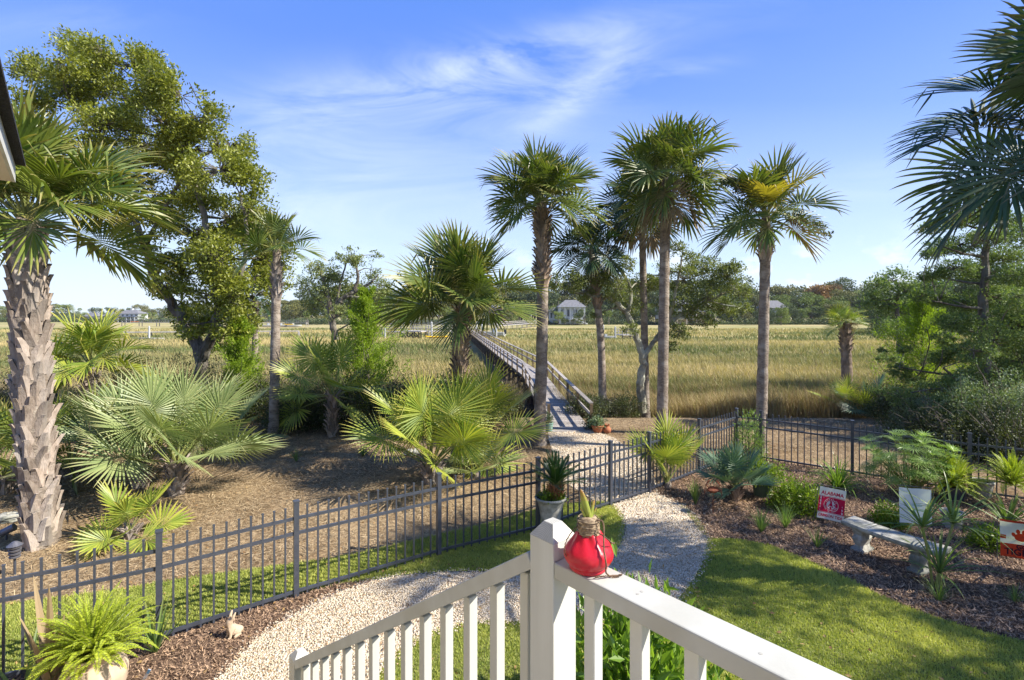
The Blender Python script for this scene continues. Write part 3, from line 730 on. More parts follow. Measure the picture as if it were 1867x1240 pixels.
def eave():
    r = thing('house_eave', 'pale roof eave corner with dark shingles at the top left edge', 'roof eave', (-4.30, 4.4, 4.75), 0)
    p = np.zeros(3); W_ = np.array([-.7513, -.66, 0])     # eave runs toward the camera along U; soffit reaches inward along W_
    Lg = 6.4
    mb = MB()
    V = [p, p+U*Lg, p+U*Lg+W_*.75, p+W_*.75]; V = V+[v+[0, 0, .02] for v in V]
    mb.add(V, [[0, 3, 2, 1], [4, 5, 6, 7], [0, 1, 5, 4], [1, 2, 6, 5], [2, 3, 7, 6], [3, 0, 4, 7]]); mb.build('soffit', mat('soffit_paint', (.70, .62, .52), (.66, .58, .48), rough=.6, scale=3, bump=.03), r)
    mb = MB(); beam(mb, -W_*.011-U*.02+[0, 0, .075], -W_*.011+U*Lg+[0, 0, .075], .02, .15); mb.build('fascia', MT['white'], r)
    mb = MB(); beam(mb, W_*.0+[0, 0, .095]-U*.009-W_*.0, W_*.75+[0, 0, .095]-U*.009, .016, .15); mb.build('end_board', MT['white'], r)
    mb = MB()
    for k in range(4):
        beam(mb, -W_*(.030-.05*k)-U*.03+[0, 0, .165+.030*k], -W_*(.030-.05*k)+U*Lg+[0, 0, .165+.030*k], .10, .022, 0)
    V = [-W_*.085-U*.035+[0, 0, .150], -W_*.085+U*Lg+[0, 0, .155], W_*1.6+U*Lg+[0, 0, 1.0], W_*1.6-U*.03+[0, 0, 1.0]]; V = V+[v+np.array([0, 0, .03]) for v in V]
    mb.add(V, [[0, 3, 2, 1], [4, 5, 6, 7], [0, 1, 5, 4], [1, 2, 6, 5], [2, 3, 7, 6], [3, 0, 4, 7]])
    mb.build('shingles', mat('dark_shingles', (.035, .035, .04), (.02, .02, .024), rough=.9, scale=20, bump=.6), r)
eave()
def house_wall():
    o = np.array([-4.24, 4.4, 0])+NN*.75; r = thing('home_exterior', 'cream sided house wall behind the porch deck, under the eave', 'house', o, 0); L = 9.0
    mb = MB(); m = mat('cream_siding', (.62, .56, .44), (.58, .52, .41), rough=.6, scale=2, bump=.05)
    for k in range(26):
        z = .19*k; V = [[0, 0, z], [0, 0, z+.186]]; a = np.array([0, 0, z])-NN*.018; b = np.array([0, 0, z+.188])-NN*.002
        mb.add([a, a+U*L, b+U*L, b], [[0, 1, 2, 3]]); mb.add([a, a+U*L, a+U*L+NN*.016, a+NN*.016], [[3, 2, 1, 0]])
    mb.add([[0, 0, 0], U*L, U*L+[0, 0, 4.9], [0, 0, 4.9]], [[0, 1, 2, 3]]); mb.add([[0, 0, 0], NN*3, NN*3+[0, 0, 4.9], [0, 0, 4.9]], [[0, 1, 2, 3]]); mb.build('wall', m, r)
    for t in (3.6, 6.4):
        mb = MB(); c = U*t-NN*.04+[0, 0, 3.2]
        for s in (-1, 1): beam(mb, c+U*s*.5-[0, 0, 1.0], c+U*s*.5+[0, 0, 1.0], .08, .1); beam(mb, c+U*-.46+[0, 0, s*.96], c+U*.46+[0, 0, s*.96], .06, .09)
        w = mb.build('window', MT['white'], r); mb = MB(); box(mb, c+NN*.015, (.92, .01, 1.84), RB); mb.build('pane', MT['black'], w)
house_wall()

# ---------------------------------------------------------------- black metal fence and gate
def picket_mesh(h0=.02, h1=1.15):
    mb = MB(); box(mb, (0, 0, (h0+h1)/2), (.021, .021, h1-h0)); box(mb, (0, 0, h1+.006), (.026, .026, .014)); return mb.mesh('picket', MT['black'])
PM = picket_mesh()
def fpost_mesh():
    mb = MB(); box(mb, (0, 0, .61), (.062, .062, 1.22)); box(mb, (0, 0, 1.228), (.074, .074, .02)); return mb.mesh('fence_post', MT['black'])
FPM = fpost_mesh()
def fence(name, label, cat, pts, posts, seedoff=0, arch=False):
    r = thing(name, label, cat, pts[0], 0, None); o = pts[0]
    for p in posts:
        a = link('post', FPM, r, p-o, (0, 0, math.atan2(pts[1][1]-pts[0][1], pts[1][0]-pts[0][0])))
    for k in range(len(pts)-1):
        a, b = pts[k]-o, pts[k+1]-o; d = unit(b-a); Ln = np.linalg.norm(b-a); ang = math.atan2(d[1], d[0])
        for z in (.08, .82, 1.01):
            mb = MB(); beam(mb, a+d*.032+[0, 0, z], b-d*.032+[0, 0, z], .028, .036); mb.build('rail', MT['black'], r)
        m = max(2, int(round((Ln-.06)/.131)))
        for q in range(1, m):
            link('picket', PM, r, a+d*(Ln*q/m), (0, 0, ang))
    return r
fence('metal_fence', 'black picket fence run in the left foreground, beside the pale gravel path', 'fence', fence_left[:4], fence_left[:4])
fence('metal_fence', 'black picket fence run behind the white corner post, up to the gate', 'fence', fence_left[3:], fence_left[4:])
g = fence('metal_gate', 'narrow black picket gate between the fence runs at the end of the gravel path', 'gate', gate_pts, [])
mb = MB(); box(mb, gate_pts[1]-gate_pts[0]+np.array([-.09, -.02, .98]), (.05, .07, .12)); mb.build('latch', MT['black'], g)
fence('metal_fence', 'black picket fence run from the gate back to the far corner', 'fence', fence_back, fence_back)
fence('metal_fence', 'black picket fence run along the right garden bed in front of the marsh', 'fence', fence_right, fence_right[1:])

# ---------------------------------------------------------------- boardwalk over the marsh
def boardwalk():
    r = thing('boardwalk', 'long grey wooden boardwalk with handrails running out over the marsh', 'boardwalk', (1.83, 16.1, 0), 0); o = np.array([1.83, 16.1, 0])
    ctr = np.array([[1.90, 15.7, .02], [1.83, 16.1, .04], [1.25, 28.5, .27], [-8.3, 104, .30]])
    seg = np.linalg.norm(np.diff(ctr[:, :2], axis=0), axis=1); cum = np.concatenate([[0], np.cumsum(seg)])
    at = lambda s: np.array([np.interp(s, cum, ctr[:, i]) for i in range(3)])
    tot = cum[-1]; rng = np.random.default_rng(4); mb = MB()
    s = .02
    while s < tot-.1:
        c = at(s); d = unit((at(s+.1)-at(s-.05))*[1, 1, 0]); w = .143 if s < 50 else .6
        R_ = np.array([[d[0], d[1], 0], [-d[1], d[0], 0], [0, 0, 1]]).T
        box(mb, c-o-[0, 0, .02+rng.uniform(0, .004)], (w-.006, 1.28+rng.uniform(-.01, .01), .038), R_, 0, rng.uniform(0, 1)); s += w
    mb.build('deck', MT['dockwood'], r)
    W2 = .68
    def side(s, sg):
        d = unit((at(s+.1)-at(max(s-.1, 0)))*[1, 1, 0]); return at(s)-o+np.array([d[1], -d[0], 0])*sg*W2
    st = [.42]+[.42+2.42*k for k in range(1, 37)]
    st = [x for x in st if x < tot]
    kinks = [cum[1], cum[2], tot-.1]
    for sg in (-1, 1):
        for nm, z, w, h in (('handrail', .78, .14, .038), ('middle_rail', .42, .04, .09)):
            mb = MB(); ks = [.42]+[cum[2], tot-.1]
            for a, b in zip(ks[:-1], ks[1:]):
                pa, pb = side(a+.01, sg), side(b-.01, sg)
                n = 5
                for q in range(n):
                    beam(mb, pa+(pb-pa)*q/n+[0, 0, z], pa+(pb-pa)*(q+1)/n+[0, 0, z], w, h, 0, rng.uniform(0, 1))
            mb.build(nm, MT['dockwood'], r)
        for s in st:
            p = side(s, sg); mb = MB(); beam(mb, p+[0, 0, -.2], p+[0, 0, .758], .088, .088); mb.build('rail_post', MT['dockpost'], r)
    mb = MB()
    for sg in (-1, 1):
        for a, b in ((.3, cum[2]), (cum[2], tot)):
            pa, pb = side(a, sg*.86), side(b, sg*.86); beam(mb, pa-[0, 0, .14], pb-[0, 0, .14], .045, .19)
    mb.build('joist', MT['piling'], r)
    for s in st[2:]:
        mb = MB()
        for sg in (-1, 1):
            p = side(s+.3, sg*.8); tube(mb, [p+[0, 0, -1.6], p+[0, 0, -.05]], .10, 8)
        pa, pb = side(s+.3, -1.3), side(s+.3, 1.3); beam(mb, pa-[0, 0, .3], pb-[0, 0, .3], .05, .18)
        p1, p2 = side(s+.36, -.8), side(s+.36, .8); beam(mb, p1+[0, 0, -1.25], p2+[0, 0, -.35], .04, .12)
        mb.build('piling_bent', MT['piling'], r)
boardwalk()
# ---------------------------------------------------------------- garden furniture and pots
def pot(name, label, cat, loc, prof, m, n=28, group=None, soil=None, rad=0):
    r = thing(name, label, cat, loc, 0, group); mb = MB(); lathe(mb, smoothline(np.array(prof, float), len(prof)*4), n); mb.build('body', m, r, smooth=True)
    if soil:
        mb = MB(); lathe(mb, [(0, soil), (rad, soil+.005)], 20); mb.build('soil', MT['soil'], r)
    return r
# weathered urn behind the corner post
URN = G(1004, 985)
u = pot('garden_urn', 'weathered grey stone urn holding a sago palm beside the black fence', 'urn', URN,
        [(0, 0), (.17, 0), (.175, .04), (.13, .07), (.10, .11), (.12, .16), (.165, .21), (.15, .26), (.165, .40), (.19, .54), (.225, .64), (.255, .675), (.255, .70), (.232, .70), (.20, .60), (.0, .58)], MT['concrete'], soil=.655, rad=.222)
# cream planter, lower left
FP_ = np.array([-3.86, 4.72, 0])
pot('fern_planter', 'round cream clay planter under the big bright fern, lower left', 'planter', FP_,
    [(0, 0), (.15, 0), (.17, .02), (.23, .12), (.262, .25), (.255, .33), (.20, .40), (.175, .44), (.20, .49), (.205, .51), (.18, .51), (.155, .44), (0, .42)], MT['creampot'], soil=.46, rad=.165)
# rabbit figure
def skinned(V, E, R_, name, m, parent):
    import bmesh
    bm = bmesh.new(); lay = bm.verts.layers.skin.verify()
    vs = [bm.verts.new(v) for v in V]
    for k, v in enumerate(vs):
        v[lay].radius = (R_[k], R_[k]); v[lay].use_root = (k == 1)
    for a, b in E: bm.edges.new((vs[a], vs[b]))
    me = bpy.data.meshes.new(name); bm.to_mesh(me); bm.free(); me.materials.append(m)
    o = link(name, me, parent); o.modifiers.new('skin', 'SKIN'); sb = o.modifiers.new('sub', 'SUBSURF'); sb.levels = 2; sb.render_levels = 2
    for p_ in me.polygons: p_.use_smooth = True
    return o
def rabbit():
    p = G(427, 1160); r = thing('rabbit_figurine', 'small pale stone rabbit sitting in the mulch by the fence', 'figurine', p, math.radians(232)); r.scale = (1.0,)*3
    V = []; R_ = []
    for (x, z, rr) in [(-.055, .055, .05), (-.01, .07, .058), (.03, .10, .045), (.05, .14, .034), (.062, .165, .038), (.09, .158, .022)]:
        V.append((x, 0, z)); R_.append(rr)
    E = [(0, 1), (1, 2), (2, 3), (3, 4), (4, 5)]
    for s in (-1, 1):
        b = len(V); V += [(.040, .022*s, .20), (.022, .034*s, .245), (.002, .042*s, .285)]; R_ += [.015, .018, .007]; E += [(4, b), (b, b+1), (b+1, b+2)]
        b = len(V); V += [(.045, .03*s, .06), (.06, .032*s, .015), (.085, .032*s, .012)]; R_ += [.02, .016, .013]; E += [(2, b), (b, b+1), (b+1, b+2)]
        b = len(V); V += [(-.03, .045*s, .03), (.03, .055*s, .014)]; R_ += [.032, .017]; E += [(1, b), (b, b+1)]
    b = len(V); V += [(-.105, 0, .05)]; R_ += [.022]; E += [(0, b)]
    skinned(V, E, R_, 'body', MT['creampot'], r)
rabbit()

def bench():
    a, b = G(1572, 1003), G(1676, 1042); d = unit(b-a); ang = math.atan2(d[1], d[0]); c = (a+b)/2
    r = thing('concrete_bench', 'weathered concrete bench on scrolled pedestals standing in the dark mulch', 'bench', c, ang)
    mb = MB(); n = 18; xs_ = np.linspace(-.60, .66, n); cz = .375
    yc = .05*((xs_/.6)**2)-.02                          # slightly curved slab
    V = []; 
    for x, y in zip(xs_, yc):
        V += [[x, y-.175, cz-.03], [x, y+.175, cz-.03], [x, y+.19, cz], [x, y+.185, cz+.035], [x, y-.185, cz+.035], [x, y-.19, cz]]
    F = [[k*6+q, k*6+(q+1) % 6, (k+1)*6+(q+1) % 6, (k+1)*6+q] for k in range(n-1) for q in range(6)]
    mb.add(V, F); mb.add(V[:6], [[0, 1, 2, 3, 4, 5]]); mb.add(V[-6:], [[5, 4, 3, 2, 1, 0]]); mb.build('seat', MT['concrete'], r, bevel=.006)
    hl = np.linalg.norm(b-a)/2
    for s in (-1, 1):
        mb = MB(); prof = [(.0, .11, .16), (.04, .11, .16), (.05, .075, .13), (.10, .055, .115), (.15, .07, .14), (.20, .085, .15), (.26, .065, .125), (.31, .08, .15), (.343, .09, .16)]
        V = []
        for z, hx, hy in prof: V += [[-hx*.8, -hy, z], [hx*.8, -hy, z], [hx, -hy*.5, z], [hx, hy*.5, z], [hx*.8, hy, z], [-hx*.8, hy, z], [-hx, hy*.5, z], [-hx, -hy*.5, z]]
        m_ = len(prof); F = [[k*8+q, k*8+(q+1) % 8, (k+1)*8+(q+1) % 8, (k+1)*8+q] for k in range(m_-1) for q in range(8)]
        mb.add(np.array(V)+[s*hl, 0, 0], F)
        for sy in (-1, 1):
            t = np.linspace(0, 4.6, 16); rr = .045*(1-t/7); tube(mb, np.stack([np.full(16, s*hl-.001), sy*(.10+rr*np.cos(t)), .22+rr*np.sin(t)], 1), .014, 6)
            t = np.linspace(0, 4.6, 14); rr = .035*(1-t/7); tube(mb, np.stack([np.full(14, s*hl), sy*(.09+rr*np.cos(t+2)), .09+rr*np.sin(t+2)], 1), .012, 6)
        mb.build('pedestal', MT['concrete'], r, bevel=.004)
bench()

def text_mesh(s, size, bold=.0):
    cu = bpy.data.curves.new('t', 'FONT'); cu.body = s; cu.size = size; cu.align_x = 'CENTER'; cu.align_y = 'CENTER'; cu.offset = bold; cu.resolution_u = 3
    o = bpy.data.objects.new('t', cu); COL.objects.link(o)
    dg = bpy.context.evaluated_depsgraph_get(); dg.update(); me = bpy.data.meshes.new_from_object(o.evaluated_get(dg))
    V = np.array([v.co for v in me.vertices]).reshape(-1, 3); F = [list(p.vertices) for p in me.polygons]
    bpy.data.objects.remove(o); bpy.data.curves.remove(cu); bpy.data.meshes.remove(me); return V, F
def addpoly(mb, V, F, mi):
    V = np.asarray(V)
    by = {}
    for f in F: by.setdefault(len(f), []).append(f)
    first = True
    for k, fs in by.items():
        mb.add(V, fs, mi)
def cloth_mat(name, c, tr=.35):
    return leafmat(name, c, c, None, tr=tr, rough=.8, spec=.15, ow=0)
CW, CR, CB, CO, CK = cloth_mat('white_cloth', (.72, .72, .74)), cloth_mat('crimson_cloth', (.52, .012, .06), .2), cloth_mat('pale_blue_cloth', (.62, .68, .80), .3), cloth_mat('orange_red_cloth', (.62, .07, .03), .25), cloth_mat('dark_print', (.05, .02, .03), .1)
def flag(label, base, yaw, w, h, z0, lean, deco, back, pole_side=-1):
    r = thing('garden_flag', label, 'garden flag', base, yaw)
    mb = MB(); x = pole_side*w*.56; top = z0+h+.03
    tube(mb, [[x, 0, -.15], [x+lean*.02, 0, top-.03], [x+.012*(-pole_side), 0, top], [-pole_side*w*.5, 0, top], [-pole_side*(w*.5+.02), 0, top-.012]], .0045, 6); mb.build('stand', MT['black'], r)
    fn = lambda u, v, off: np.stack([u*w, -.004-off+.016*np.sin(u*6+v*2.6)+.022*np.sin(v*4+1)*(v)+.012*v*u, z0+h*(1-v)+0*u], -1)
    mb = MB(); n = 12; uu, vv = np.meshgrid(np.linspace(-.5, .5, n), np.linspace(0, 1, n)); V = fn(uu.ravel(), vv.ravel(), 0)
    i = np.arange(n-1)[:, None]*n; j = np.arange(n-1)[None]; F = np.stack([i+j, i+j+1, i+n+j+1, i+n+j], -1).reshape(-1, 4); mb.add(V, F, 0)
    cl = mb.build('cloth', back, r, smooth=True)
    def rect(mb, u0, u1, v0, v1, mi, off=.0012):
        uu, vv = np.meshgrid(np.linspace(u0, u1, 8), np.linspace(v0, v1, 6)); V = fn(uu.ravel(), vv.ravel(), off)
        i = np.arange(5)[:, None]*8; j = np.arange(7)[None]; mb.add(V, np.stack([i+j, i+j+1, i+8+j+1, i+8+j], -1).reshape(-1, 4), mi)
    def disc(mb, cu, cv, rad, mi, off, r0=0, n=36, sx=1, sy=1, rot=0, a0=0, a1=2*math.pi):
        an = np.linspace(a0, a1, n+1); c, s = math.cos(rot), math.sin(rot)
        def ring(q):
            X = q*sx*np.cos(an); Y = q*sy*np.sin(an); X, Y = X*c-Y*s, X*s+Y*c
            return fn(cu+X/w, cv+Y/h, np.full(n+1, off))
        rs_ = np.linspace(max(r0, 1e-4), rad, 7)
        for ra_, rb_ in zip(rs_[:-1], rs_[1:]):
            Vv = np.vstack([ring(ra_), ring(rb_)]); k = np.arange(n); mb.add(Vv, np.stack([k, k+1, k+n+2, k+n+1], 1), mi)
    def text(mb, s, cu, cv, size, mi, off=.0024, bold=0, sx=1.0, rot=0):
        V, F = text_mesh(s, size, bold); c, s_ = math.cos(rot), math.sin(rot); X = V[:, 0]*sx; Y = V[:, 1]; X, Y = X*c-Y*s_, X*s_+Y*c
        addpoly(mb, fn(cu+X/w, cv-Y/h, np.full(len(V), off)), F, mi)
    deco(rect, disc, text, r)
def deco_a(rect, disc, text, r):
    mb = MB(); ms = [CW, CR, CK]
    rect(mb, -.5, .5, .30, .78, 1); rect(mb, -.5, .5, .275, .287, 1); rect(mb, -.5, .5, .793, .803, 1)
    text(mb, 'ALABAMA', 0, .185, .085, 1, bold=.0022, sx=.92)
    text(mb, 'CRIMSON TIDE', 0, .89, .062, 1, bold=.002, sx=.88)
    c = (0, .54)
    disc(mb, *c, .115, 0, .0024, r0=.108); disc(mb, *c, .107, 1, .0024, r0=.07); disc(mb, *c, .070, 0, .0028, r0=.0)
    disc(mb, *c, .112, 0, .0020, r0=0)
    for k, ch in enumerate('ALABAMA'):
        a = -math.pi/2+(k-3)*.33; text(mb, ch, c[0]+.089*math.cos(a)/.41, c[1]+.089*math.sin(a)/.53, .030, 0, off=.0034, bold=.001, rot=-(a+math.pi/2))
    for k, ch in enumerate('CRIMSONTIDE'):
        a = math.pi/2-(k-5)*.24; text(mb, ch, c[0]+.089*math.cos(a)/.41, c[1]+.089*math.sin(a)/.53, .026, 0, off=.0034, bold=.0008, rot=-(a-math.pi/2))
    text(mb, 'A', c[0], c[1]+.0, .12, 1, off=.0036, bold=.002, rot=-.12)
    mb.build('print', ms, r)
def deco_b(rect, disc, text, r):
    mb = MB(); ms = [CW, CO, CK]
    rect(mb, -.5, .5, 0, .06, 1); rect(mb, -.5, .5, .64, 1.0, 1)
    rect(mb, -.5, -.36, .42, .52, 1); rect(mb, .36, .5, .42, .52, 1)
    disc(mb, 0, .45, .062, 1, .0024, sx=1.15, sy=.9)
    for dx, dy, q in ((-.075, -.03, .026), (-.03, -.075, .027), (.03, -.075, .027), (.075, -.03, .026)):
        disc(mb, dx/.43, .45+dy/.50, q, 1, .0024, sx=.85, sy=1.25, rot=dx*6)
    text(mb, 'GO', .02, .71, .08, 2, off=.0036, bold=.003)
    text(mb, 'TIGERS', 0, .86, .12, 2, off=.0036, bold=.003, sx=.95)
    mb.build('print', ms, r)
def deco_c(rect, disc, text, r):
    mb = MB(); ms = [CB, cloth_mat('soft_blue_print', (.50, .64, .78), .4)]
    rect(mb, -.1, .22, .45, .52, 1); rect(mb, .0, .3, .6, .64, 1); disc(mb, -.1, .62, .05, 1, .0024)
    mb.build('print', ms, r)
q = G(1510, 958)
flag('small crimson and white team flag leaning in the mulch left of the bench', q, math.radians(-14), .41, .53, .10, 0, deco_a, CW, -1)
bpy.context.view_layer.update()
f1 = [o for o in COL.objects if o.name.startswith('garden_flag')][0]; f1.rotation_euler = (math.radians(-6), math.radians(9), math.radians(-14))
q = G(1862, 1040)
flag('orange and white garden flag with a paw print at the right edge', q, math.radians(-32), .45, .52, .17, 0, deco_b, CW, -1)
q = G(1668, 985)
flag('pale blue and white garden flag behind the spiky strap leaved plant', q, math.radians(-20), .43, .56, .27, 0, deco_c, CB, 1)

# pots by the boardwalk
tpot = [(0, 0), (.12, 0), (.13, .02), (.165, .12), (.19, .2), (.20, .2), (.20, .235), (.175, .235), (.16, .15), (0, .14)]
p = G(1090, 789); pot('terracotta_bowl', 'low terracotta bowl of grey succulents at the foot of the boardwalk', 'plant pot', p, tpot, MT['terracotta'], soil=.2, rad=.17)
p = G(1107, 790); pr = pot('clay_jug', 'small pinkish clay jug beside the terracotta bowl', 'jug', p, [(0, 0), (.07, 0), (.11, .05), (.12, .12), (.08, .19), (.06, .22), (.085, .27), (.07, .27), (.05, .2), (0, .1)], MT['terracotta'], n=18)
p = G(1000, 787); pot('glazed_pot', 'pale teal glazed pot left of the boardwalk end', 'plant pot', p, [(0, 0), (.09, 0), (.12, .05), (.14, .2), (.15, .28), (.13, .28), (.11, .2), (0, .2)], mat('teal_glaze', (.22, .36, .30), (.18, .30, .26), rough=.3, bump=.05), soil=.25, rad=.13)
p = G(963, 791); pot('red_pot', 'small red pot in the shade left of the tall palm trunk', 'plant pot', p, [(0, 0), (.12, 0), (.14, .05), (.16, .15), (.16, .22), (.14, .22), (.12, .15), (0, .15)], mat('red_glaze', (.45, .06, .03), (.4, .05, .03), rough=.35, bump=.05), soil=.19, rad=.14)
p = G(1390, 905); p1 = pot('green_pot', 'dull green pot half hidden under trailing leaves, right of the blue fan palm', 'plant pot', p, [(0, 0), (.14, 0), (.16, .06), (.20, .36), (.21, .40), (.19, .40), (.17, .3), (0, .3)], mat('green_glaze', (.10, .15, .11), (.07, .11, .08), rough=.5, bump=.1), soil=.37, rad=.19)
p = G(1737, 912); pot('dark_pot', 'dark round pot under the spreading yellow green fern', 'plant pot', p, [(0, 0), (.14, 0), (.17, .05), (.21, .2), (.22, .28), (.2, .28), (.18, .2), (0, .2)], MT['black'], soil=.26, rad=.2)
p = G(1736, 962); pot('stone_pot', 'small empty grey stone pot behind the strap leaved plant', 'plant pot', p, [(0, 0), (.12, 0), (.13, .03), (.14, .2), (.17, .25), (.17, .28), (.14, .28), (.12, .2), (0, .18)], MT['concrete'], n=20)
p = G(1790, 905); pot('pale_pot', 'pale stone pot beside the spreading fern under the fence', 'plant pot', p, [(0, 0), (.14, 0), (.15, .03), (.18, .24), (.2, .28), (.2, .31), (.17, .31), (.15, .2), (0, .18)], MT['concrete'], n=20)
# rusty crab ornament on a stake
def crab():
    r = thing('crab_ornament', 'rusty metal crab on a thin stake in front of the blue fan palm', 'ornament', G(1300, 937), math.radians(-10)); mr = mat('rust', (.25, .08, .035), (.14, .05, .03), rough=.9, scale=30, bump=.3)
    mb = MB(); tube(mb, [[0, 0, -.05], [0, 0, .40]], .006, 6); mb.build('stake', mr, r)
    mb = MB(); an = np.linspace(0, 2*math.pi, 20, endpoint=False)
    for s, y in ((1, -.012), (1, .012)):
        mb.add(np.stack([.095*np.cos(an), np.full(20, y), .44+.06*np.sin(an)], 1), [list(range(20))])
    lathe(mb, [(.0, -.02), (.06, -.015), (.095, 0), (.06, .015), (0, .02)], 18, (0, 0, .44))
    for s in (-1, 1):
        for k in range(4):
            a = -.9+.38*k; tube(mb, [[s*.07, 0, .42+.01*k], [s*(.13+.02*math.cos(a)), 0, .42+.06*math.sin(a)+.02], [s*.155, 0, .36+.04*k-.03]], .006, 5)
        tube(mb, [[s*.07, 0, .47], [s*.12, 0, .52], [s*.09, 0, .575]], [.009, .012, .012], 6); tube(mb, [[s*.09, 0, .565], [s*.055, 0, .60], [s*.04, 0, .585]], [.014, .01, .003], 6); tube(mb, [[s*.09, 0, .565], [s*.085, 0, .61], [s*.06, 0, .615]], [.01, .007, .003], 6)
    mb.build('body', mr, r)
crab()
# garden lamp and plant tag, lower left
r = thing('path_lamp', 'grey ribbed garden lamp on a short post at the left edge', 'garden lamp', G(27, 1048), 0); mg = mat('grey_metal', (.20, .20, .23), (.12, .12, .14), rough=.45, metal=.5, bump=.05)
mb = MB(); tube(mb, [[0, 0, 0], [0, 0, .22]], .016, 8); mb.build('post', MT['black'], r)
mb = MB()
for k in range(4): lathe(mb, [(0, .24+.045*k), (.06+.004*k, .24+.045*k), (.065+.004*k, .262+.045*k), (0, .28+.045*k)], 18)
lathe(mb, [(0, .40), (.09, .41), (.03, .46), (0, .47)], 18); mb.build('shade', mg, r)
r = thing('spotlight', 'black ground spotlight beside the big palm trunk', 'spotlight', G(12, 985), .4)
mb = MB(); tube(mb, [[0, 0, 0], [0, 0, .12]], .015, 8); mb.build('stake', MT['black'], r)
mb = MB(); tube(mb, [[-.08, 0, .10], [-.05, 0, .13], [.10, 0, .20]], [.03, .055, .06], 14); mb.build('lamp_head', mg, r)
r = thing('plant_tag', 'white and blue plastic plant tag stuck in the mulch at the bottom edge', 'plant tag', G(262, 1240), .3)
mb = MB(); box(mb, (0, 0, .07), (.028, .002, .15)); mb.build('tag_plate', mat('white_plastic', (.75, .78, .82), (.7, .74, .8), rough=.4, bump=0), r).rotation_euler = (.3, .5, 0)
mb = MB(); box(mb, (.0, -.0025, .115), (.024, .002, .05)); mb.build('printed_band', mat('blue_print', (.15, .35, .6), (.12, .3, .55), rough=.4, bump=0), r).rotation_euler = (.3, .5, 0)
# stones behind the fence
rng = np.random.default_rng(8)
for k, (px, py, s, lb) in enumerate([(752, 830, .22, 'largest pale rock lying in the pine straw behind the fence'), (718, 822, .13, 'small grey rock just left of the largest pale rock'), (15, 950, .20, 'grey rock in the shade at the left edge, by the big palm')]):
    mb = MB(); lathe(mb, smoothline(np.array([(0, 0), (.9, .05), (1, .3), (.7, .6), (0, .7)])*s, 12), 14, sq=.75); V = mb.V[0]; V += rng.normal(0, s*.05, V.shape)
    tag(mb.build('rock', MT['concrete'], loc=G(px, py)), lb, 'rock')

# ---------------------------------------------------------------- palms
def frond_mesh(name, elev, Lp, seed, nseg=42, droop=1.0, spread=150, fold=22, pdroop=25, wseg=1.0, mats=None, trunc=.38, K=7, thick=.018, rollsd=.45):
    rng = np.random.default_rng(seed); mb = MB(); ang = math.radians(elev); p = np.zeros(3); pts = [p]; n1 = 7
    ca = max(.15, math.cos(ang))
    for k in range(n1):
        a = ang-math.radians(pdroop)*ca*((k+.5)/n1)**1.5
        p = p+np.array([math.cos(a), 0, math.sin(a)])*Lp/n1; pts.append(p)
    a0 = ang-math.radians(pdroop)*ca
    if Lp > .02:
        tube(mb, pts, np.linspace(thick*1.35, thick*.6, n1+1), 5, 1)
    cost = [pts[-1]]; Ts = [np.array([math.cos(a0), 0, math.sin(a0)])]; Lc = .34; nc = 8
    for k in range(nc):
        a = a0-math.radians(55*droop)*max(.25, math.cos(a0*.8))*((k+1)/nc); T = np.array([math.cos(a), 0, math.sin(a)]); cost.append(cost[-1]+T*Lc/nc); Ts.append(T)
    cost = np.array(cost); Ts = np.array(Ts); B0 = np.array([0, 1.0, 0]); roll = rng.normal(0, rollsd)
    dphi = math.radians(2*spread)/nseg; ff = math.radians(fold)
    tk = np.linspace(0, 1, K+1)
    for i in range(nseg):
        u = -1+2*(i+.5)/nseg+rng.normal(0, .004); au = abs(u); phi = u*math.radians(spread)+rng.normal(0, .022)
        f = (1-au)**1.35*nc; k0 = min(int(f), nc-1); fr = f-k0
        o = cost[k0]*(1-fr)+cost[k0+1]*fr; T = unit(Ts[k0]*(1-fr)+Ts[k0+1]*fr); N = np.cross(T, B0)
        B = B0*math.cos(roll)+N*math.sin(roll); N = np.cross(T, B)
        L = (1-.42*au**1.5)*(1+rng.normal(0, .035))*(1-Lc*.45*(1-au)); d = math.cos(phi)*T+math.sin(phi)*math.cos(ff)*B+abs(math.sin(phi))*math.sin(ff)*N
        d = unit(d); g = droop*rng.uniform(.55, 1.35)*.34; kink = rng.uniform(.5, .8) if rng.random() < .14*droop else 2
        P_ = [o]; D_ = [d]; q = o
        for k in range(K):
            t = (k+.5)/K; dd = d+np.array([0, 0, -1.0])*g*(t**2.2)*3.0
            if t > kink: dd = dd+np.array([0, 0, -1.6])
            dd = unit(dd); q = q+dd*L/K; P_.append(q); D_.append(dd)
        P_ = np.array(P_); D_ = np.array(D_)
        wm = 2*math.tan(dphi/2)*trunc*L*1.04*wseg
        w = np.where(tk < trunc, 2*math.tan(dphi/2)*tk*L*1.04*wseg, wm*np.clip(1-((tk-trunc)/(1-trunc))**1.9, 0, 1)); w[0] = .004
        Ns = unit(N-(D_@N)[:, None]*D_); Sd = np.cross(D_, Ns); hh = w*.28
        V = np.concatenate([P_-Sd*w[:, None]/2, P_+Ns*hh[:, None], P_+Sd*w[:, None]/2]); m = K+1
        F = [[k, k+m, k+m+1, k+1] for k in range(K)]+[[k+m, k+2*m, k+2*m+1, k+m+1] for k in range(K)]
        tp = np.tile(tk[1:]+rng.normal(0, .05), 2)
        mb.add(V, F, 0, rng.uniform(0, 1), tp)
    return mb.mesh(name, mats or [MT['frond'], MT['stem']])
FL = {}
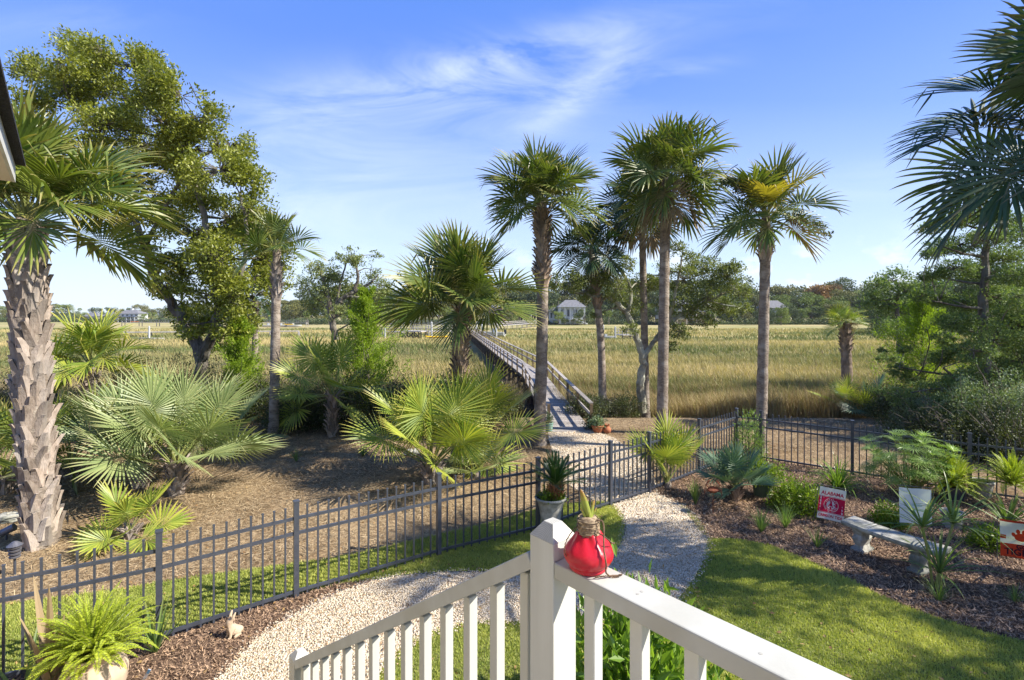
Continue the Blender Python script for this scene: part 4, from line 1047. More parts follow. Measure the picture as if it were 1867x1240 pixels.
def frondlib(style, elev):
    key = (style, elev)
    if key in FL: return FL[key]
    cfg = dict(round=dict(Lp=.72, droop=.3, pdroop=16, nseg=40, wseg=1.12, fold=14, rollsd=.65, trunc=.42), tree=dict(Lp=.72, droop=.44, pdroop=20, nseg=32, wseg=1.1, trunc=.40), near=dict(Lp=.8, droop=.5, pdroop=18, nseg=42, K=9, wseg=1.15, rollsd=.4, trunc=.42),
               young=dict(Lp=1.15, droop=.16, pdroop=12, nseg=34, fold=10, spread=150, wseg=1.15, rollsd=.8), fan=dict(Lp=.7, droop=.06, pdroop=6, nseg=26, fold=14, spread=135, trunc=.45, wseg=1.1, rollsd=.5),
               fine=dict(Lp=1.1, droop=.2, pdroop=10, nseg=44, fold=8, spread=158, wseg=1.15, K=8, rollsd=.9, trunc=.34))[style]
    FL[key] = [frond_mesh('frond', elev, seed=abs(hash_(style))+elev*7+s+500, mats=[MT['frond'], MT['stem']], **cfg) for s in (0, 1, 2)]
    return FL[key]
def hash_(s): return sum(ord(c)*(k+3) for k, c in enumerate(s)) % 997
def crown(root, top, n, R, lo, hi, style='tree', m='frond', seed=0, gold=0, dead=0, az=None, stem=None, power=1.0, jit=8):
    rng = np.random.default_rng(seed+77); el_steps = np.array([-70, -50, -30, -12, 5, 22, 40, 58, 75, 88])
    a = rng.uniform(0, 6.28)
    for k in range(n):
        f = k/max(1, n-1); el = lo+(hi-lo)*f**power+rng.normal(0, jit); e = int(el_steps[np.argmin(abs(el_steps-el))])
        a += 2.39996+rng.normal(0, .12); aa = a
        if az is not None: aa = math.radians(az[0]+(az[1]-az[0])*((k*.618) % 1))
        me = frondlib(style, e)[k % 3]; sc = R*rng.uniform(.88, 1.1)*(1-.18*max(0, (f-.85)/.15))
        o = link('frond', me, root, (top[0], top[1], top[2]+rng.uniform(-.12, .04)*R), (rng.normal(0, .07), math.radians((e-el)*.7), aa), sc)
        mm = m
        if gold and k in gold: mm = 'frondgold'; o['label'] = 'yellowing frond'
        if dead and k < dead: mm = 'dead'; o['label'] = 'dry brown frond'
        for s_, q in ((0, MT[mm]), (1, MT['dead'] if mm == 'dead' else (stem or MT['stem']))):
            o.material_slots[s_].link = 'OBJECT'; o.material_slots[s_].material = q
def boots_mesh(cl, h0, h1, rf, n, Lb, Wb, seed, mi=0, flare=.38):
    rng = np.random.default_rng(seed); mb = MB(); a = 0
    for k in range(n):
        f = (k+rng.uniform(-.3, .3))/n; h = h0+(h1-h0)*max(0, f); a += 2.39996+rng.normal(0, .06); c = cl(h); r = rf(h)*.94
        o = np.array([math.cos(a), math.sin(a), 0]); t_ = np.array([-math.sin(a), math.cos(a), 0]); L = Lb*rng.uniform(.75, 1.25); W = Wb*rng.uniform(.85, 1.15); lean = rng.normal(0, .25); th = .028*W/.2
        ts = np.linspace(0, 1, 6); ctr = []; ws = []
        for t in ts:
            out = flare*L*(t**1.8)*rng.uniform(.9, 1.1); ctr.append(c+o*(r+.004+out)+np.array([0, 0, 1])*L*(t-.35)*(1-.25*t)+t_*lean*L*t*.6); ws.append(W*(1.0-.70*t**.8))
        ctr = np.array(ctr); ws = np.array(ws)[:, None]
        curl = (ws/Wb)**2*r*.20
        V = np.concatenate([ctr-t_*ws/2-o*curl, ctr+o*th, ctr+t_*ws/2-o*curl, ctr-o*th]); m = 6
        F = [[q*m+j, q*m+j+1, ((q+1) % 4)*m+j+1, ((q+1) % 4)*m+j] for q in range(4) for j in range(m-1)]+[[5, 11, 17, 23]]
        mb.add(V, F, mi, rng.uniform(0, 1))
    return mb
def palm(name, label, base, top_off, r0, r1, boots=None, bark='trunk', cat='palm tree', group=None, flare=1.3, bootm='boot', seed=1, bend=None, bflare=.38):
    root = thing(name, label, cat, base, 0, group); t = np.array(top_off, float); H = t[2]; mid = t*.5+(np.array(bend) if bend is not None else 0)
    line = smoothline([np.zeros(3)-[0, 0, .15], t*.05, mid, t], 40); zz = line[:, 2]
    cl = lambda h: np.array([np.interp(h, zz, line[:, 0]), np.interp(h, zz, line[:, 1]), h])
    rf = lambda h: np.interp(h, [0, .25, .6, H*.8, H], [r0*flare, r0*1.1, r0, r1, r1*.9])
    rng = np.random.default_rng(seed); mb = MB(); q = smoothline(line, 90); tube(mb, q, [rf(p[2])*(1+.03*rng.normal()) for p in q], 18)
    mb.build('trunk', MT[bark], root, smooth=True)
    if boots:
        h0, h1, n, Lb, Wb = boots; boots_mesh(cl, h0, h1, rf, n, Lb, Wb, seed+5, flare=bflare).build('leaf_bases', MT[bootm], root)
    return root
def pz(py, d): return CAMZ+(HZ-py)/FPX*d

# big boot-clad palm at the left
b1 = np.array([-7.35, 8.0, 0]); T1 = np.array([-.24, .0, pz(402, 8.0)])
r = palm('cabbage_palm', 'thick palm with a criss-cross of old leaf bases at the left edge', b1, T1, .195, .205, (.08, T1[2]-.1, 210, .42, .24), seed=4, flare=1.0, bflare=.13, bend=(-.04, 0, 0))
crown(r, T1, 34, 1.12, 0, 86, 'near', 'frondnear', seed=3, jit=10, stem=MT['stem'], power=.85)
def simple_palm(label, px, d, pybase, pytop, w, R, n, lo, hi, style='tree', m='frond', seed=0, boots=None, bx=None, name='cabbage_palm', bootm='bootdark', gold=0, dead=0, bend=None, bark='trunk', z=None, group=None, power=1.0):
    bx = px if bx is None else bx
    x0 = (bx-CX)/FPX*d; z0 = float(ground_z(0, d)) if z is None else z; H = pz(pytop, d)-z0; x1 = (px-CX)/FPX*d
    b = None if boots is None else (pz(boots[0], d)-z0, pz(boots[1], d)-z0, boots[2], boots[3], boots[4])
    r = palm(name, label, (x0, d, z0), (x1-x0, 0, H), w/2*.92, w/2*.82, b, bark, bootm=bootm, seed=seed+1, bend=bend, group=group)
    crown(r, (x1-x0, 0, H), n, R, lo, hi, style, m, seed, gold, dead, power=power)
    return r
simple_palm('slender palm with bare grey trunk standing right of the big live oak', 505, 15.3, 795, 455, .31, .80, 16, -5, 85, seed=11, bx=499, boots=(548, 478, 40, .28, .16), bootm='boot')
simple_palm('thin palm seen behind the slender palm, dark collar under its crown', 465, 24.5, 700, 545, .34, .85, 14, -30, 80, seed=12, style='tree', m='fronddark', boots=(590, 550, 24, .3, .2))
simple_palm('short full crowned palm left of the boardwalk with shaggy dark trunk', 843, 12.6, 840, 552, .30, 1.18, 32, -10, 86, style='round', seed=13, bx=833, boots=(690, 562, 90, .34, .22), m='frond', power=.9)
simple_palm('tall palm beside the boardwalk entrance, lower trunk bare, upper trunk shaggy', 988, 14.2, 812, 368, .36, 1.06, 36, -12, 86, seed=14, bx=983, boots=(520, 385, 110, .36, .24), bend=(.05, 0, 0))
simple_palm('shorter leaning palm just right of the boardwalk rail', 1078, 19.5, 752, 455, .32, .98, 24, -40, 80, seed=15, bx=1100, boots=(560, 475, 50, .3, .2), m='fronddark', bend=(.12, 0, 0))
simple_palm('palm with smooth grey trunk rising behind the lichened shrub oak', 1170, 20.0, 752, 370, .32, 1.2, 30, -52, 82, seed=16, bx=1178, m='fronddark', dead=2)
simple_palm('tallest palm of the group, right of the boardwalk, with hanging fronds', 1214, 15.6, 792, 325, .36, 1.2, 42, -52, 88, seed=17, bx=1207, m='frond', dead=4, boots=(400, 350, 40, .3, .22), bootm='bootdark')
simple_palm('straight palm with yellowing fronds standing right of the palm group', 1397, 13.5, 826, 395, .30, 1.02, 29, -16, 86, seed=18, bx=1387, gold=(15, 18, 22), boots=(470, 425, 46, .32, .2), dead=1, bootm='boot')
simple_palm('small young palm alone at the marsh edge, right', 1541, 24.0, 716, 590, .52, .62, 14, -5, 84, seed=19, bx=1546, boots=(640, 592, 46, .3, .25), m='frondyellow', bark='bootdark', dead=1, z=-.5)
# dark palm reaching in from the right edge
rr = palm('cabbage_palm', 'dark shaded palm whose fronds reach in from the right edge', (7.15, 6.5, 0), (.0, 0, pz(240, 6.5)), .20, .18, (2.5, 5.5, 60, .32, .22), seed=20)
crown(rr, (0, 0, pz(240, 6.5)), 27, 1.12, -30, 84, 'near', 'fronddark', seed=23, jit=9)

# ---------------------------------------------------------------- palmettos and fan palms
def palmetto(label, px, pyb, R, n, lo, hi, m, seed, d=None, stem=.3, style='young', boots=True, az=None, name='palmetto', bootm='boot', group=None):
    b = G(px, pyb) if d is None else np.array([(px-CX)/FPX*d, d, float(ground_z(0, d))])
    root = thing(name, label, 'palmetto', b, 0, group)
    if stem:
        mb = MB(); tube(mb, [[0, 0, -.1], [0.02, 0, stem*.5], [0, 0, stem]], [R*.15, R*.13, R*.11], 12); mb.build('stem', MT['trunk'], root)
        if boots:
            boots_mesh(lambda h: np.array([0, 0, h]), .02, stem, lambda h: R*.13, int(26+stem*30), .28*R+.08, .16*R+.03, seed).build('leaf_bases', MT[bootm], root)
    crown(root, (0, 0, stem), n, R, lo, hi, style, m, seed, az=az, jit=9)
    return root
palmetto('large pale green palmetto right of the thick palm, tall stalks fanning out', 256, 888, .98, 21, 34, 87, 'frondlight', 31, stem=.45, style='fine')
palmetto('pale green palmetto clump with a stubby trunk, nearest the slender palm', 322, 902, .96, 20, 14, 84, 'frondlight', 32, stem=.62, style='fine')
palmetto('low palmetto with yellow and green fans at the foot of the thick palm', 238, 984, .50, 11, -12, 62, 'frondyellow', 33, stem=.14, style='fan')
palmetto('dark green palmetto in the shade behind the thick palm, left edge', 5, 900, .85, 14, 0, 82, 'frondnear', 34, stem=.35)
palmetto('palmetto half hidden between the thick palm and the pale palmetto', 130, 870, .85, 15, 5, 84, 'frondnear', 35, stem=.3)
palmetto('yellow green palmetto crown rising behind the thick palm', 165, 795, 1.05, 20, -12, 84, 'frondyellow', 36, d=14.5, stem=2.2, style='tree')
palmetto('palmetto with a dark skirt and short trunk, left of the bright cedar', 606, 780, .92, 18, -18, 84, 'frondyellow', 37, d=15.2, stem=1.25, style='young')
palmetto('big yellow green palmetto in the middle, tall stalks beside the fence', 786, 880, 1.0, 18, 24, 84, 'frondyellow', 38, stem=.35, style='fine')
palmetto('palmetto behind and right of the big yellow green one, fans touching the palm trunk', 862, 850, 1.0, 13, 20, 82, 'frondnear', 39, stem=.5, style='fine')
palmetto('small grey green palmetto at the fence, right of the big one', 868, 872, .62, 10, 2, 66, 'frondlight', 40, stem=.12, style='fan', boots=False)
palmetto('palmetto in shade between the pale clump and the slender palm', 410, 800, .75, 12, 0, 80, 'frondlight', 41, d=13.4, stem=.3)
palmetto('young palmetto just inside the gate with tall green stalks', 1216, 888, .62, 10, 38, 88, 'frondyellow', 42, stem=.1, boots=False)
palmetto('blue green fan palm with a hairy stump in the right bed', 1342, 912, .50, 17, 8, 84, 'frondblue', 43, stem=.28, style='fan', name='fan_palm', bootm='bootdark')
palmetto('young palmetto at the marsh edge below the small palm', 1548, 745, .75, 9, 10, 80, 'frondyellow', 44, d=19.2, stem=.15, boots=False)
palmetto('dark blue green palmetto in the shade right of the marsh edge palmetto', 1585, 750, .75, 9, 10, 80, 'frondblue', 45, d=19.0, stem=.15, boots=False)

# ---------------------------------------------------------------- trees with leaves
def leafcloud(mb, ctr, rad, ntwig, nleaf, size, asp, rng, gaps=.42, sqz=.8, seed=0, mi=0, spread=.26, up=.35, twigs=None, gs=1.1):
    C = rng.normal(size=(ntwig*3, 3)); C = unit(C)*rng.uniform(.15, 1, (ntwig*3, 1))**(1/2.2)
    C = C*rad*np.array([1, 1, sqz])+ctr
    g = sn(C[:, 0]+C[:, 1]*.7, C[:, 2]*1.3-C[:, 1]*.4, gs, seed); C = C[g > gaps][:ntwig]
    n = len(C)
    if n == 0: return
    tw = np.repeat(C, nleaf, 0)+rng.normal(0, spread, (n*nleaf, 3))*np.array([1, 1, .6])
    out = unit(tw-ctr); d = unit(out*.5+rng.normal(size=tw.shape)*.8+[0, 0, .2]); nn = unit(rng.normal(size=tw.shape)*.8+[0, 0, up*2]+out*.3)
    s = size*rng.uniform(.6, 1.25, len(tw)); t = np.clip(np.repeat(rng.uniform(.15, .85, n), nleaf)+rng.normal(0, .15, len(tw)), 0, 1)
    cards(mb, tw, d, nn, s, s*asp, mi, t)
    if twigs is not None:
        for q in C[::3]:
            tube(twigs, smoothline([ctr+(q-ctr)*.1, ctr+(q-ctr)*.6+rng.normal(0, .08*rad, 3)*.5, q], 5), [.022*rad+.004, .012*rad+.003, .008, .005, .003], 3)
def tree(name, label, base, limbs, clumps, size, asp, leaf, bark, seed, ntwig=90, nleaf=14, gaps=.40, cat='tree', spread=.26, sqz=.8, group=None, density=1.0, gs=1.1, up=.35):
    base = np.asarray(base, float); root = thing(name, label, cat, base, 0, group); rng = np.random.default_rng(seed); tr = MB(); lv = MB()
    nodes = []
    for pts, r0, r1 in limbs:
        q = smoothline(np.array(pts)-base, 6*len(pts)); q[2:-1] += rng.normal(0, r0*.12, q[2:-1].shape); rr_ = np.linspace(1, 0, len(q))**.8*(r0-r1)+r1
        tube(tr, q, rr_, 9, wob=.05, rng=rng); nodes += [(p, ra) for p, ra in zip(q[3:], rr_[3:])]
    N_ = np.array([p for p, _ in nodes]); Rr = np.array([ra for _, ra in nodes])
    for c, ra in clumps:
        c = np.asarray(c)-base
        dd = np.linalg.norm(N_-c, axis=1)+np.where(N_[:, 2] > c[2]+.3, 3, 0); k = int(np.argmin(dd)); p0 = N_[k]; r_ = min(Rr[k]*.7, .03+.03*ra*2)
        mid = (p0+c)/2+rng.normal(0, .12*dd[k], 3)*.5; tube(tr, smoothline([p0, mid, c], 9), np.linspace(r_, .012, 9), 5)
        leafcloud(lv, c, ra, int(ntwig*density*ra**2), nleaf, size, asp, rng, gaps, sqz, seed, twigs=tr, spread=spread*min(1.3, ra), gs=gs, up=up)
    tr.build('trunk', MT[bark], root); lv.build('crown', MT[leaf], root)
    return root
def pxl(d0, pts, jy=None):           # limb points (px, py, extra depth)
    return [P(p[0], p[1], d0+(p[2] if len(p) > 2 else 0)) for p in pts]
def clump(d0, lst, rng, jd=1.2):
    out = []
    for px, py, rp in lst:
        d = d0+rng.uniform(-jd, jd); out.append((P(px, py, d), rp/FPX*d))
    return out
rng = np.random.default_rng(31); D = 19.0
oak_cl = [(75, 135, 42), (110, 110, 40), (150, 100, 45), (195, 100, 45), (240, 120, 50), (290, 150, 48), (330, 175, 48), (370, 215, 45), (420, 265, 42), (60, 175, 40), (120, 160, 55), (180, 165, 60), (240, 190, 65), (300, 225, 65), (350, 270, 60), (400, 310, 60), (445, 330, 45), (455, 380, 45), (190, 230, 55), (250, 265, 65), (310, 300, 65), (150, 290, 45), (220, 330, 55), (370, 360, 60), (420, 400, 60), (300, 380, 50), (350, 430, 60), (400, 470, 65), (455, 440, 50), (480, 470, 50), (500, 500, 38), (340, 500, 50), (385, 540, 50), (430, 540, 45), (465, 540, 38), (360, 585, 38), (400, 600, 30), (200, 400, 40), (250, 440, 35), (40, 230, 40), (90, 250, 45), (490, 420, 34), (310, 470, 36), (340, 590, 34), (380, 630, 26), (420, 600, 34), (445, 575, 34), (330, 550, 34), (300, 520, 30), (410, 520, 50), (460, 510, 40), (370, 480, 50), (345, 150, 20), (270, 105, 24)]
limbs = [(pxl(D, [(372, 735), (366, 660), (350, 610, .2), (318, 560, .3), (285, 510, .5), (265, 450, .6), (235, 370, .8), (200, 280, 1), (150, 190, 1)]), .23, .05),
         (pxl(D, [(366, 660), (385, 615, -.3), (400, 560, -.5), (396, 500, -.6), (380, 430, -.6), (360, 350, -.4), (330, 260, 0), (290, 180, 0)]), .19, .045),
         (pxl(D, [(392, 590, -.4), (420, 560, -1), (440, 500, -1.2), (450, 430, -1.2), (440, 360, -1)]), .11, .04), (pxl(D, [(265, 450, .6), (300, 380, .2), (350, 300, 0), (400, 270, 0)]), .09, .035)]
b = P(372, 735, D); b[2] = float(ground_z(0, D)); limbs[0][0][0][2] = b[2]-.1
oak = tree('live_oak', 'big spreading live oak with dense green crown behind the left palms', b, limbs, clump(D, oak_cl, rng, 1.7), 0.128, .5, 'oakleaf', 'bark', 41, ntwig=165, nleaf=14, gaps=.52, spread=.15, gs=2.3)
# lichened shrub oak among the palms
D = 19.4; rng = np.random.default_rng(32)
cl = [(1040, 512, 26), (1068, 530, 26), (1095, 500, 26), (1125, 525, 32), (1150, 560, 24), (1175, 515, 30), (1205, 500, 26), (1245, 510, 34), (1285, 495, 34), (1325, 505, 30), (1345, 530, 26), (1290, 540, 34), (1250, 560, 32), (1320, 565, 28), (1240, 600, 24), (1285, 590, 20), (1340, 490, 20), (1150, 600, 16), (1015, 515, 20), (1140, 480, 20), (1090, 570, 14), (1210, 560, 22), (1060, 425, 15), (1090, 445, 14), (1040, 400, 10), (1120, 460, 15), (1235, 455, 18), (1260, 470, 16), (1355, 560, 16), (1225, 630, 14)]
limbs = [(pxl(D, [(1171, 752), (1168, 700), (1172, 655), (1160, 615), (1145, 575), (1115, 545), (1080, 540), (1045, 530)]), .17, .03), (pxl(D, [(1172, 655), (1190, 625, .3), (1220, 590, .4), (1265, 560, .3), (1310, 540), (1345, 520)]), .10, .025),
         (pxl(D, [(1145, 575), (1150, 530), (1130, 490), (1090, 455), (1050, 420)]), .07, .02), (pxl(D, [(1220, 590, .4), (1230, 540), (1240, 490), (1245, 455)]), .07, .02)]
b = P(1171, 752, D); b[2] = float(ground_z(0, D))
tree('shrub_oak', 'small crooked oak with pale lichened trunk growing among the palms', b, limbs, clump(D, cl, rng, .9), .085, .5, 'oakleafgrey', 'lichen', 42, ntwig=330, nleaf=13, gaps=.42, spread=.13, gs=2.6)
# climbing oak sprays on the right-hand palms
D = 13.3; rng = np.random.default_rng(33)
tree('climbing_vine', 'dark leafy vine hanging in the crown of the straight palm', P(1405, 430, D), [(pxl(D, [(1405, 430), (1440, 400), (1470, 405), (1490, 420), (1510, 440)]), .02, .006), (pxl(D, [(1405, 430), (1360, 360), (1325, 320), (1310, 300)]), .02, .006)],
     clump(D, [(1450, 395, 14), (1475, 410, 16), (1495, 415, 14), (1508, 430, 9), (1310, 300, 15), (1330, 322, 20), (1350, 345, 14), (1290, 320, 12), (1345, 300, 10)], rng, .3), .07, .55, 'darkbush', 'twig', 43, ntwig=420, nleaf=10, gaps=.25, cat='vine', spread=.12)
# sparse dark oak across the creek edge
D = 42.0; rng = np.random.default_rng(34)
cl = [(575, 490, 20), (600, 500, 24), (640, 465, 20), (620, 500, 24), (655, 480, 18), (675, 490, 20), (690, 520, 24), (560, 520, 22), (590, 535, 28), (630, 540, 28), (665, 540, 28), (700, 545, 24), (615, 470, 12), (645, 455, 10), (545, 540, 16), (575, 560, 22), (650, 570, 26), (700, 575, 22), (620, 575, 22), (685, 465, 10)]
limbs = [(pxl(D, [(612, 620), (605, 580), (600, 550), (590, 510), (578, 480)]), .30, .05), (pxl(D, [(604, 570), (625, 545), (645, 530), (652, 500), (640, 465)]), .24, .05), (pxl(D, [(640, 535), (670, 520), (690, 500)]), .15, .04), (pxl(D, [(612, 560), (620, 520), (634, 470)]), .12, .04), (pxl(D, [(604, 570), (585, 550), (565, 535)]), .12, .04)]
b = P(612, 620, D); b[2] = -1
tree('dark_oak', 'sparse oak with dark twisted limbs behind the bright cedar, left of centre', b, limbs, clump(D, cl, rng, 1.5), .17, .6, 'oakleafgrey', 'bark', 44, ntwig=60, nleaf=14, gaps=.42, spread=.2, gs=.9)
# cedars
def cedar(name, label, px, pyb, pyt, wpx, d, leaf, seed, n=5200, size=.10, open_=.3, group=None, base=None, zb=None):
    z0 = float(ground_z(0, d)) if zb is None else zb; H = pz(pyt, d)-z0; R = wpx/2/FPX*d; x = (px-CX)/FPX*d
    root = thing(name, label, 'cedar', (x, d, z0), 0, group); rng = np.random.default_rng(seed); tr = MB(); tube(tr, [[0, 0, -.1], [.02, 0, H*.5], [0, 0, H*.97]], [.05*H**.5+.03, .06, .01], 8); lv = MB()
    nb = int(40+H*10); cs = []; rs = []
    for k in range(nb):
        h = H*(.03+.93*(k/nb)**.9); ra = R*(1-(h/H)**1.25)**.85*rng.uniform(.35, 1.25)+.04; a = k*2.4+rng.normal(0, .5); rise = ra*rng.uniform(.5, 1.3); tip_ = np.array([math.cos(a)*ra, math.sin(a)*ra, min(h+rise, H*1.02)]); tube(tr, [[0, 0, h], tip_*[.55, .55, 1]-[0, 0, rise*.6], tip_], [.02, .012, .005], 3)
        m = 7; p1_ = tip_*[.55, .55, 1]-[0, 0, rise*.6]
        for q in np.linspace(.25, 1, m):
            cs.append(np.array([0, 0, h])*(1-q)**2+2*q*(1-q)*p1_+tip_*q*q); rs.append(.05+.11*ra*(1.25-q))
    cs = np.array(cs); rs = np.array(rs); per = max(6, n//len(cs)); p = np.repeat(cs, per, 0)+rng.normal(size=(len(cs)*per, 3))*np.repeat(rs, per)[:, None]*[.8, .8, 1.0]
    out = unit(p*[1, 1, 0]+1e-5); dd = unit(out*.6+[0, 0, .8]+rng.normal(0, .5, p.shape)); s = size*rng.uniform(.6, 1.5, len(p))
    cards(lv, p, dd, rng.normal(size=p.shape), s, s*.34, 0, np.clip(np.repeat(rng.uniform(.2, .8, len(cs)), per)+rng.normal(0, .15, len(p)), 0, 1))
    tr.build('trunk', MT['bark'], root); lv.build('crown', MT[leaf], root); return root
cedar('red_cedar', 'bright green young cedar between the oak trunk and the slender palm', 437, 735, 580, 100, 17.5, 'juniper', 51, 16000, .085)
cedar('red_cedar', 'bright green cone shaped cedar left of the full crowned palm', 668, 730, 525, 150, 18.5, 'juniper', 52, 22000, .085)
cedar('red_cedar', 'bright green cedar beside the dark open cedar, right', 1682, 735, 535, 165, 20.5, 'juniper', 53, 20000, .085)
# dark open cedar at the right
D = 16.5; rng = np.random.default_rng(35)
cl = [(1765, 395, 30), (1735, 405, 24), (1700, 415, 22), (1790, 385, 26), (1830, 400, 34), (1862, 430, 36), (1715, 450, 26), (1750, 445, 30), (1790, 440, 34), (1695, 465, 16), (1825, 470, 38), (1740, 490, 32), (1780, 500, 34), (1700, 500, 22), (1860, 500, 38), (1720, 540, 30), (1770, 550, 36), (1820, 545, 38), (1680, 540, 18), (1865, 570, 40), (1740, 590, 34), (1800, 600, 38), (1850, 620, 42), (1760, 640, 30), (1830, 670, 40), (1620, 655, 16), (1640, 675, 20), (1665, 690, 18), (1612, 640, 9), (1780, 690, 30), (1880, 680, 40), (1720, 620, 20), (1800, 350, 18), (1770, 360, 14), (1710, 655, 26), (1790, 735, 30), (1740, 700, 26), (1840, 730, 34), (1690, 600, 18), (1650, 640, 12)]
limbs = [(pxl(D, [(1795, 778), (1792, 700), (1790, 620), (1793, 540), (1797, 460), (1800, 390)]), .20, .05)]
for k, (px, py) in enumerate([(1720, 450), (1700, 500), (1690, 545), (1730, 590), (1860, 480), (1865, 560), (1740, 400), (1850, 620), (1640, 670), (1860, 420)]):
    y0 = py+18; limbs.append((pxl(D, [(1793, y0), ((1793+px)/2, y0-6, rng.uniform(-.6, .6)), (px, py, rng.uniform(-.9, .9))]), .05, .012))
b = P(1795, 778, D); b[2] = -.0
tree('open_cedar', 'tall dark cedar with layered open branches at the right', b, limbs, clump(D, cl, rng, 1.3), .085, .38, 'cedar', 'bark', 45, ntwig=330, nleaf=22, gaps=.42, spread=.14, sqz=.6, gs=2.2, up=.2)
D = 14.6; rng = np.random.default_rng(36)
cl = [(1775, 640, 34), (1810, 620, 40), (1850, 600, 44), (1735, 705, 26), (1770, 690, 34), (1815, 680, 42), (1865, 660, 46), (1690, 715, 28), (1740, 735, 34), (1800, 735, 38), (1860, 730, 44), (1900, 620, 44), (1640, 720, 26), (1665, 745, 24), (1855, 540, 34), (1890, 560, 40)]
limbs = [(pxl(D, [(1800, 800), (1805, 740), (1800, 680), (1810, 620)]), .13, .03), (pxl(D, [(1800, 760), (1760, 710), (1720, 670)]), .08, .02), (pxl(D, [(1803, 740), (1850, 680), (1880, 620)]), .08, .02)]
tree('wax_myrtle', 'dense dark green evergreen mass behind the right fence, at the frame edge', (P(1800, 800, D)*[1, 1, 0]), limbs, clump(D, cl, rng, .9), .085, .42, 'cedar', 'bark', 47, ntwig=240, nleaf=18, gaps=.43, spread=.15, sqz=.8, gs=2.0, cat='evergreen shrub')
D = 30.0; cl = [(1600, 520, 22), (1630, 510, 26), (1655, 530, 28), (1600, 560, 26), (1640, 570, 28), (1680, 555, 28), (1620, 600, 26), (1590, 545, 16), (1665, 600, 26), (1700, 520, 26)]
limbs = [(pxl(D, [(1640, 670), (1640, 620), (1635, 560), (1640, 520)]), .2, .05), (pxl(D, [(1640, 620), (1670, 580), (1690, 540)]), .1, .03)]
b = P(1640, 670, D); b[2] = -1
tree('marsh_oak', 'bushy dark tree at the marsh edge just left of the open cedar', b, limbs, clump(D, cl, rng, 1.2), .15, .5, 'cedar', 'bark', 48, ntwig=90, nleaf=18, gaps=.34, spread=.2, sqz=.8)
# ---------------------------------------------------------------- shrubs and undergrowth
def shrub(name, label, base, rx, h, n, size, asp, leaf, seed, cat='shrub', group=None, gaps=.3, sticks=0, stickm='twig', up=.3, spread=.35):
    root = thing(name, label, cat, base, 0, group); rng = np.random.default_rng(seed); lv = MB(); tr = MB()
    C = unit(rng.normal(size=(n//12, 3)))*rng.uniform(.2, 1, (n//12, 1))**.5; C[:, 2] = np.abs(C[:, 2]); C = C*[rx, rx, h*.92]+[0, 0, h*.08]
    C *= (.75+.5*sn(C[:, 0]*2, C[:, 1]*2+C[:, 2], 1.5/max(rx, .3), seed))[:, None]
    p = np.repeat(C, 12, 0)+rng.normal(size=(len(C)*12, 3))*spread*size*3
    out = unit(p-[0, 0, h*.3]); s = size*rng.uniform(.6, 1.3, len(p)); p[:, 2] = np.maximum(p[:, 2], .01)
    cards(lv, p, unit(out*.7+rng.normal(0, .6, p.shape)+[0, 0, .3]), unit(rng.normal(0, .7, p.shape)+[0, 0, up*3]+out*.3), s, s*asp, 0, np.clip(np.repeat(rng.uniform(.1, .9, len(C)), 12)+rng.normal(0, .18, len(p)), 0, 1))
    for q in C[::max(1, len(C)//(30+sticks))]:
        tube(tr, smoothline([[0, 0, -.02], q*[.4, .4, .5]+rng.normal(0, .05, 3), q*1.0], 5), np.linspace(.016, .004, 5)*(.5+rx*.5), 3)
    for k in range(sticks):
        a = rng.uniform(0, 6.28); q = np.array([math.cos(a)*rx*1.1, math.sin(a)*rx*.6, h*rng.uniform(.7, 1.25)])*rng.uniform(.7, 1.1); tube(tr, smoothline([q*[.1, .1, 0], q*.5+rng.normal(0, .1, 3), q], 6), np.linspace(.014, .003, 6), 3)
        for _ in range(3):
            f = rng.uniform(.4, .9); tube(tr, [q*f, q*f+rng.normal(0, .16, 3)], [.006, .002], 3)
    tr.build('branches', MT[stickm], root); lv.build('leaves', MT[leaf], root); return root
places = [(520, 700, 17.5, 1.0, 1.5), (560, 735, 16.8, .9, 1.3), (620, 730, 17.0, 1.1, 1.5), (700, 720, 17.6, 1.2, 1.3), (760, 720, 16.6, 1.0, 1.2), (830, 720, 17.4, 1.1, 1.3), (900, 710, 18.0, .9, 1.1), (300, 700, 17.0, 1.3, 1.9), (400, 700, 17.6, 1.2, 1.7), (80, 700, 15.5, 1.3, 1.8), (-20, 700, 14.5, 1.3, 1.7), (230, 700, 16.4, 1.4, 1.9)]
places += [(540, 760, 16.2, 1.0, 1.2), (660, 750, 16.0, 1.0, 1.5), (735, 745, 15.8, .9, 1.35), (590, 690, 18.2, 1.3, 1.7), (800, 700, 18.4, 1.2, 1.5), (880, 740, 16.6, .8, 1.2), (450, 720, 17.6, 1.1, 1.6), (350, 720, 16.2, 1.1, 1.5)]
names_ = ['between the slender palm and the dark skirted palmetto', 'just left of the dark skirted palmetto trunk', 'under the dark skirted palmetto', 'behind the tall stalks of the big yellow green palmetto', 'behind the full crowned palm, left side', 'behind the full crowned palm trunk', 'left of the boardwalk handrail', 'behind the pale palmettos', 'behind the oak trunk', 'behind the thick palm', 'at the far left edge', 'behind the hidden palmetto at left', 'at the foot of the slender palm, right side', 'in front of the bright cone cedar', 'left of the full crowned palm stem', 'farther back, by the dark sparse oak', 'farther back, right of the full crowned palm', 'nearest the boardwalk entrance on its left', 'at the foot of the slender palm, left side', 'in front of the oak trunk']
for k, ((px, py, d, rx, h), nm) in enumerate(zip(places, names_)):
    shrub('dark_shrub', 'dark twiggy marsh edge shrub '+nm, (( px-CX)/FPX*d, d, float(ground_z(0, d))), rx*1.2, h*1.12, 8000, .065, .45, 'darkbush', 60+k, group='dark shrubs along the marsh edge', sticks=26)
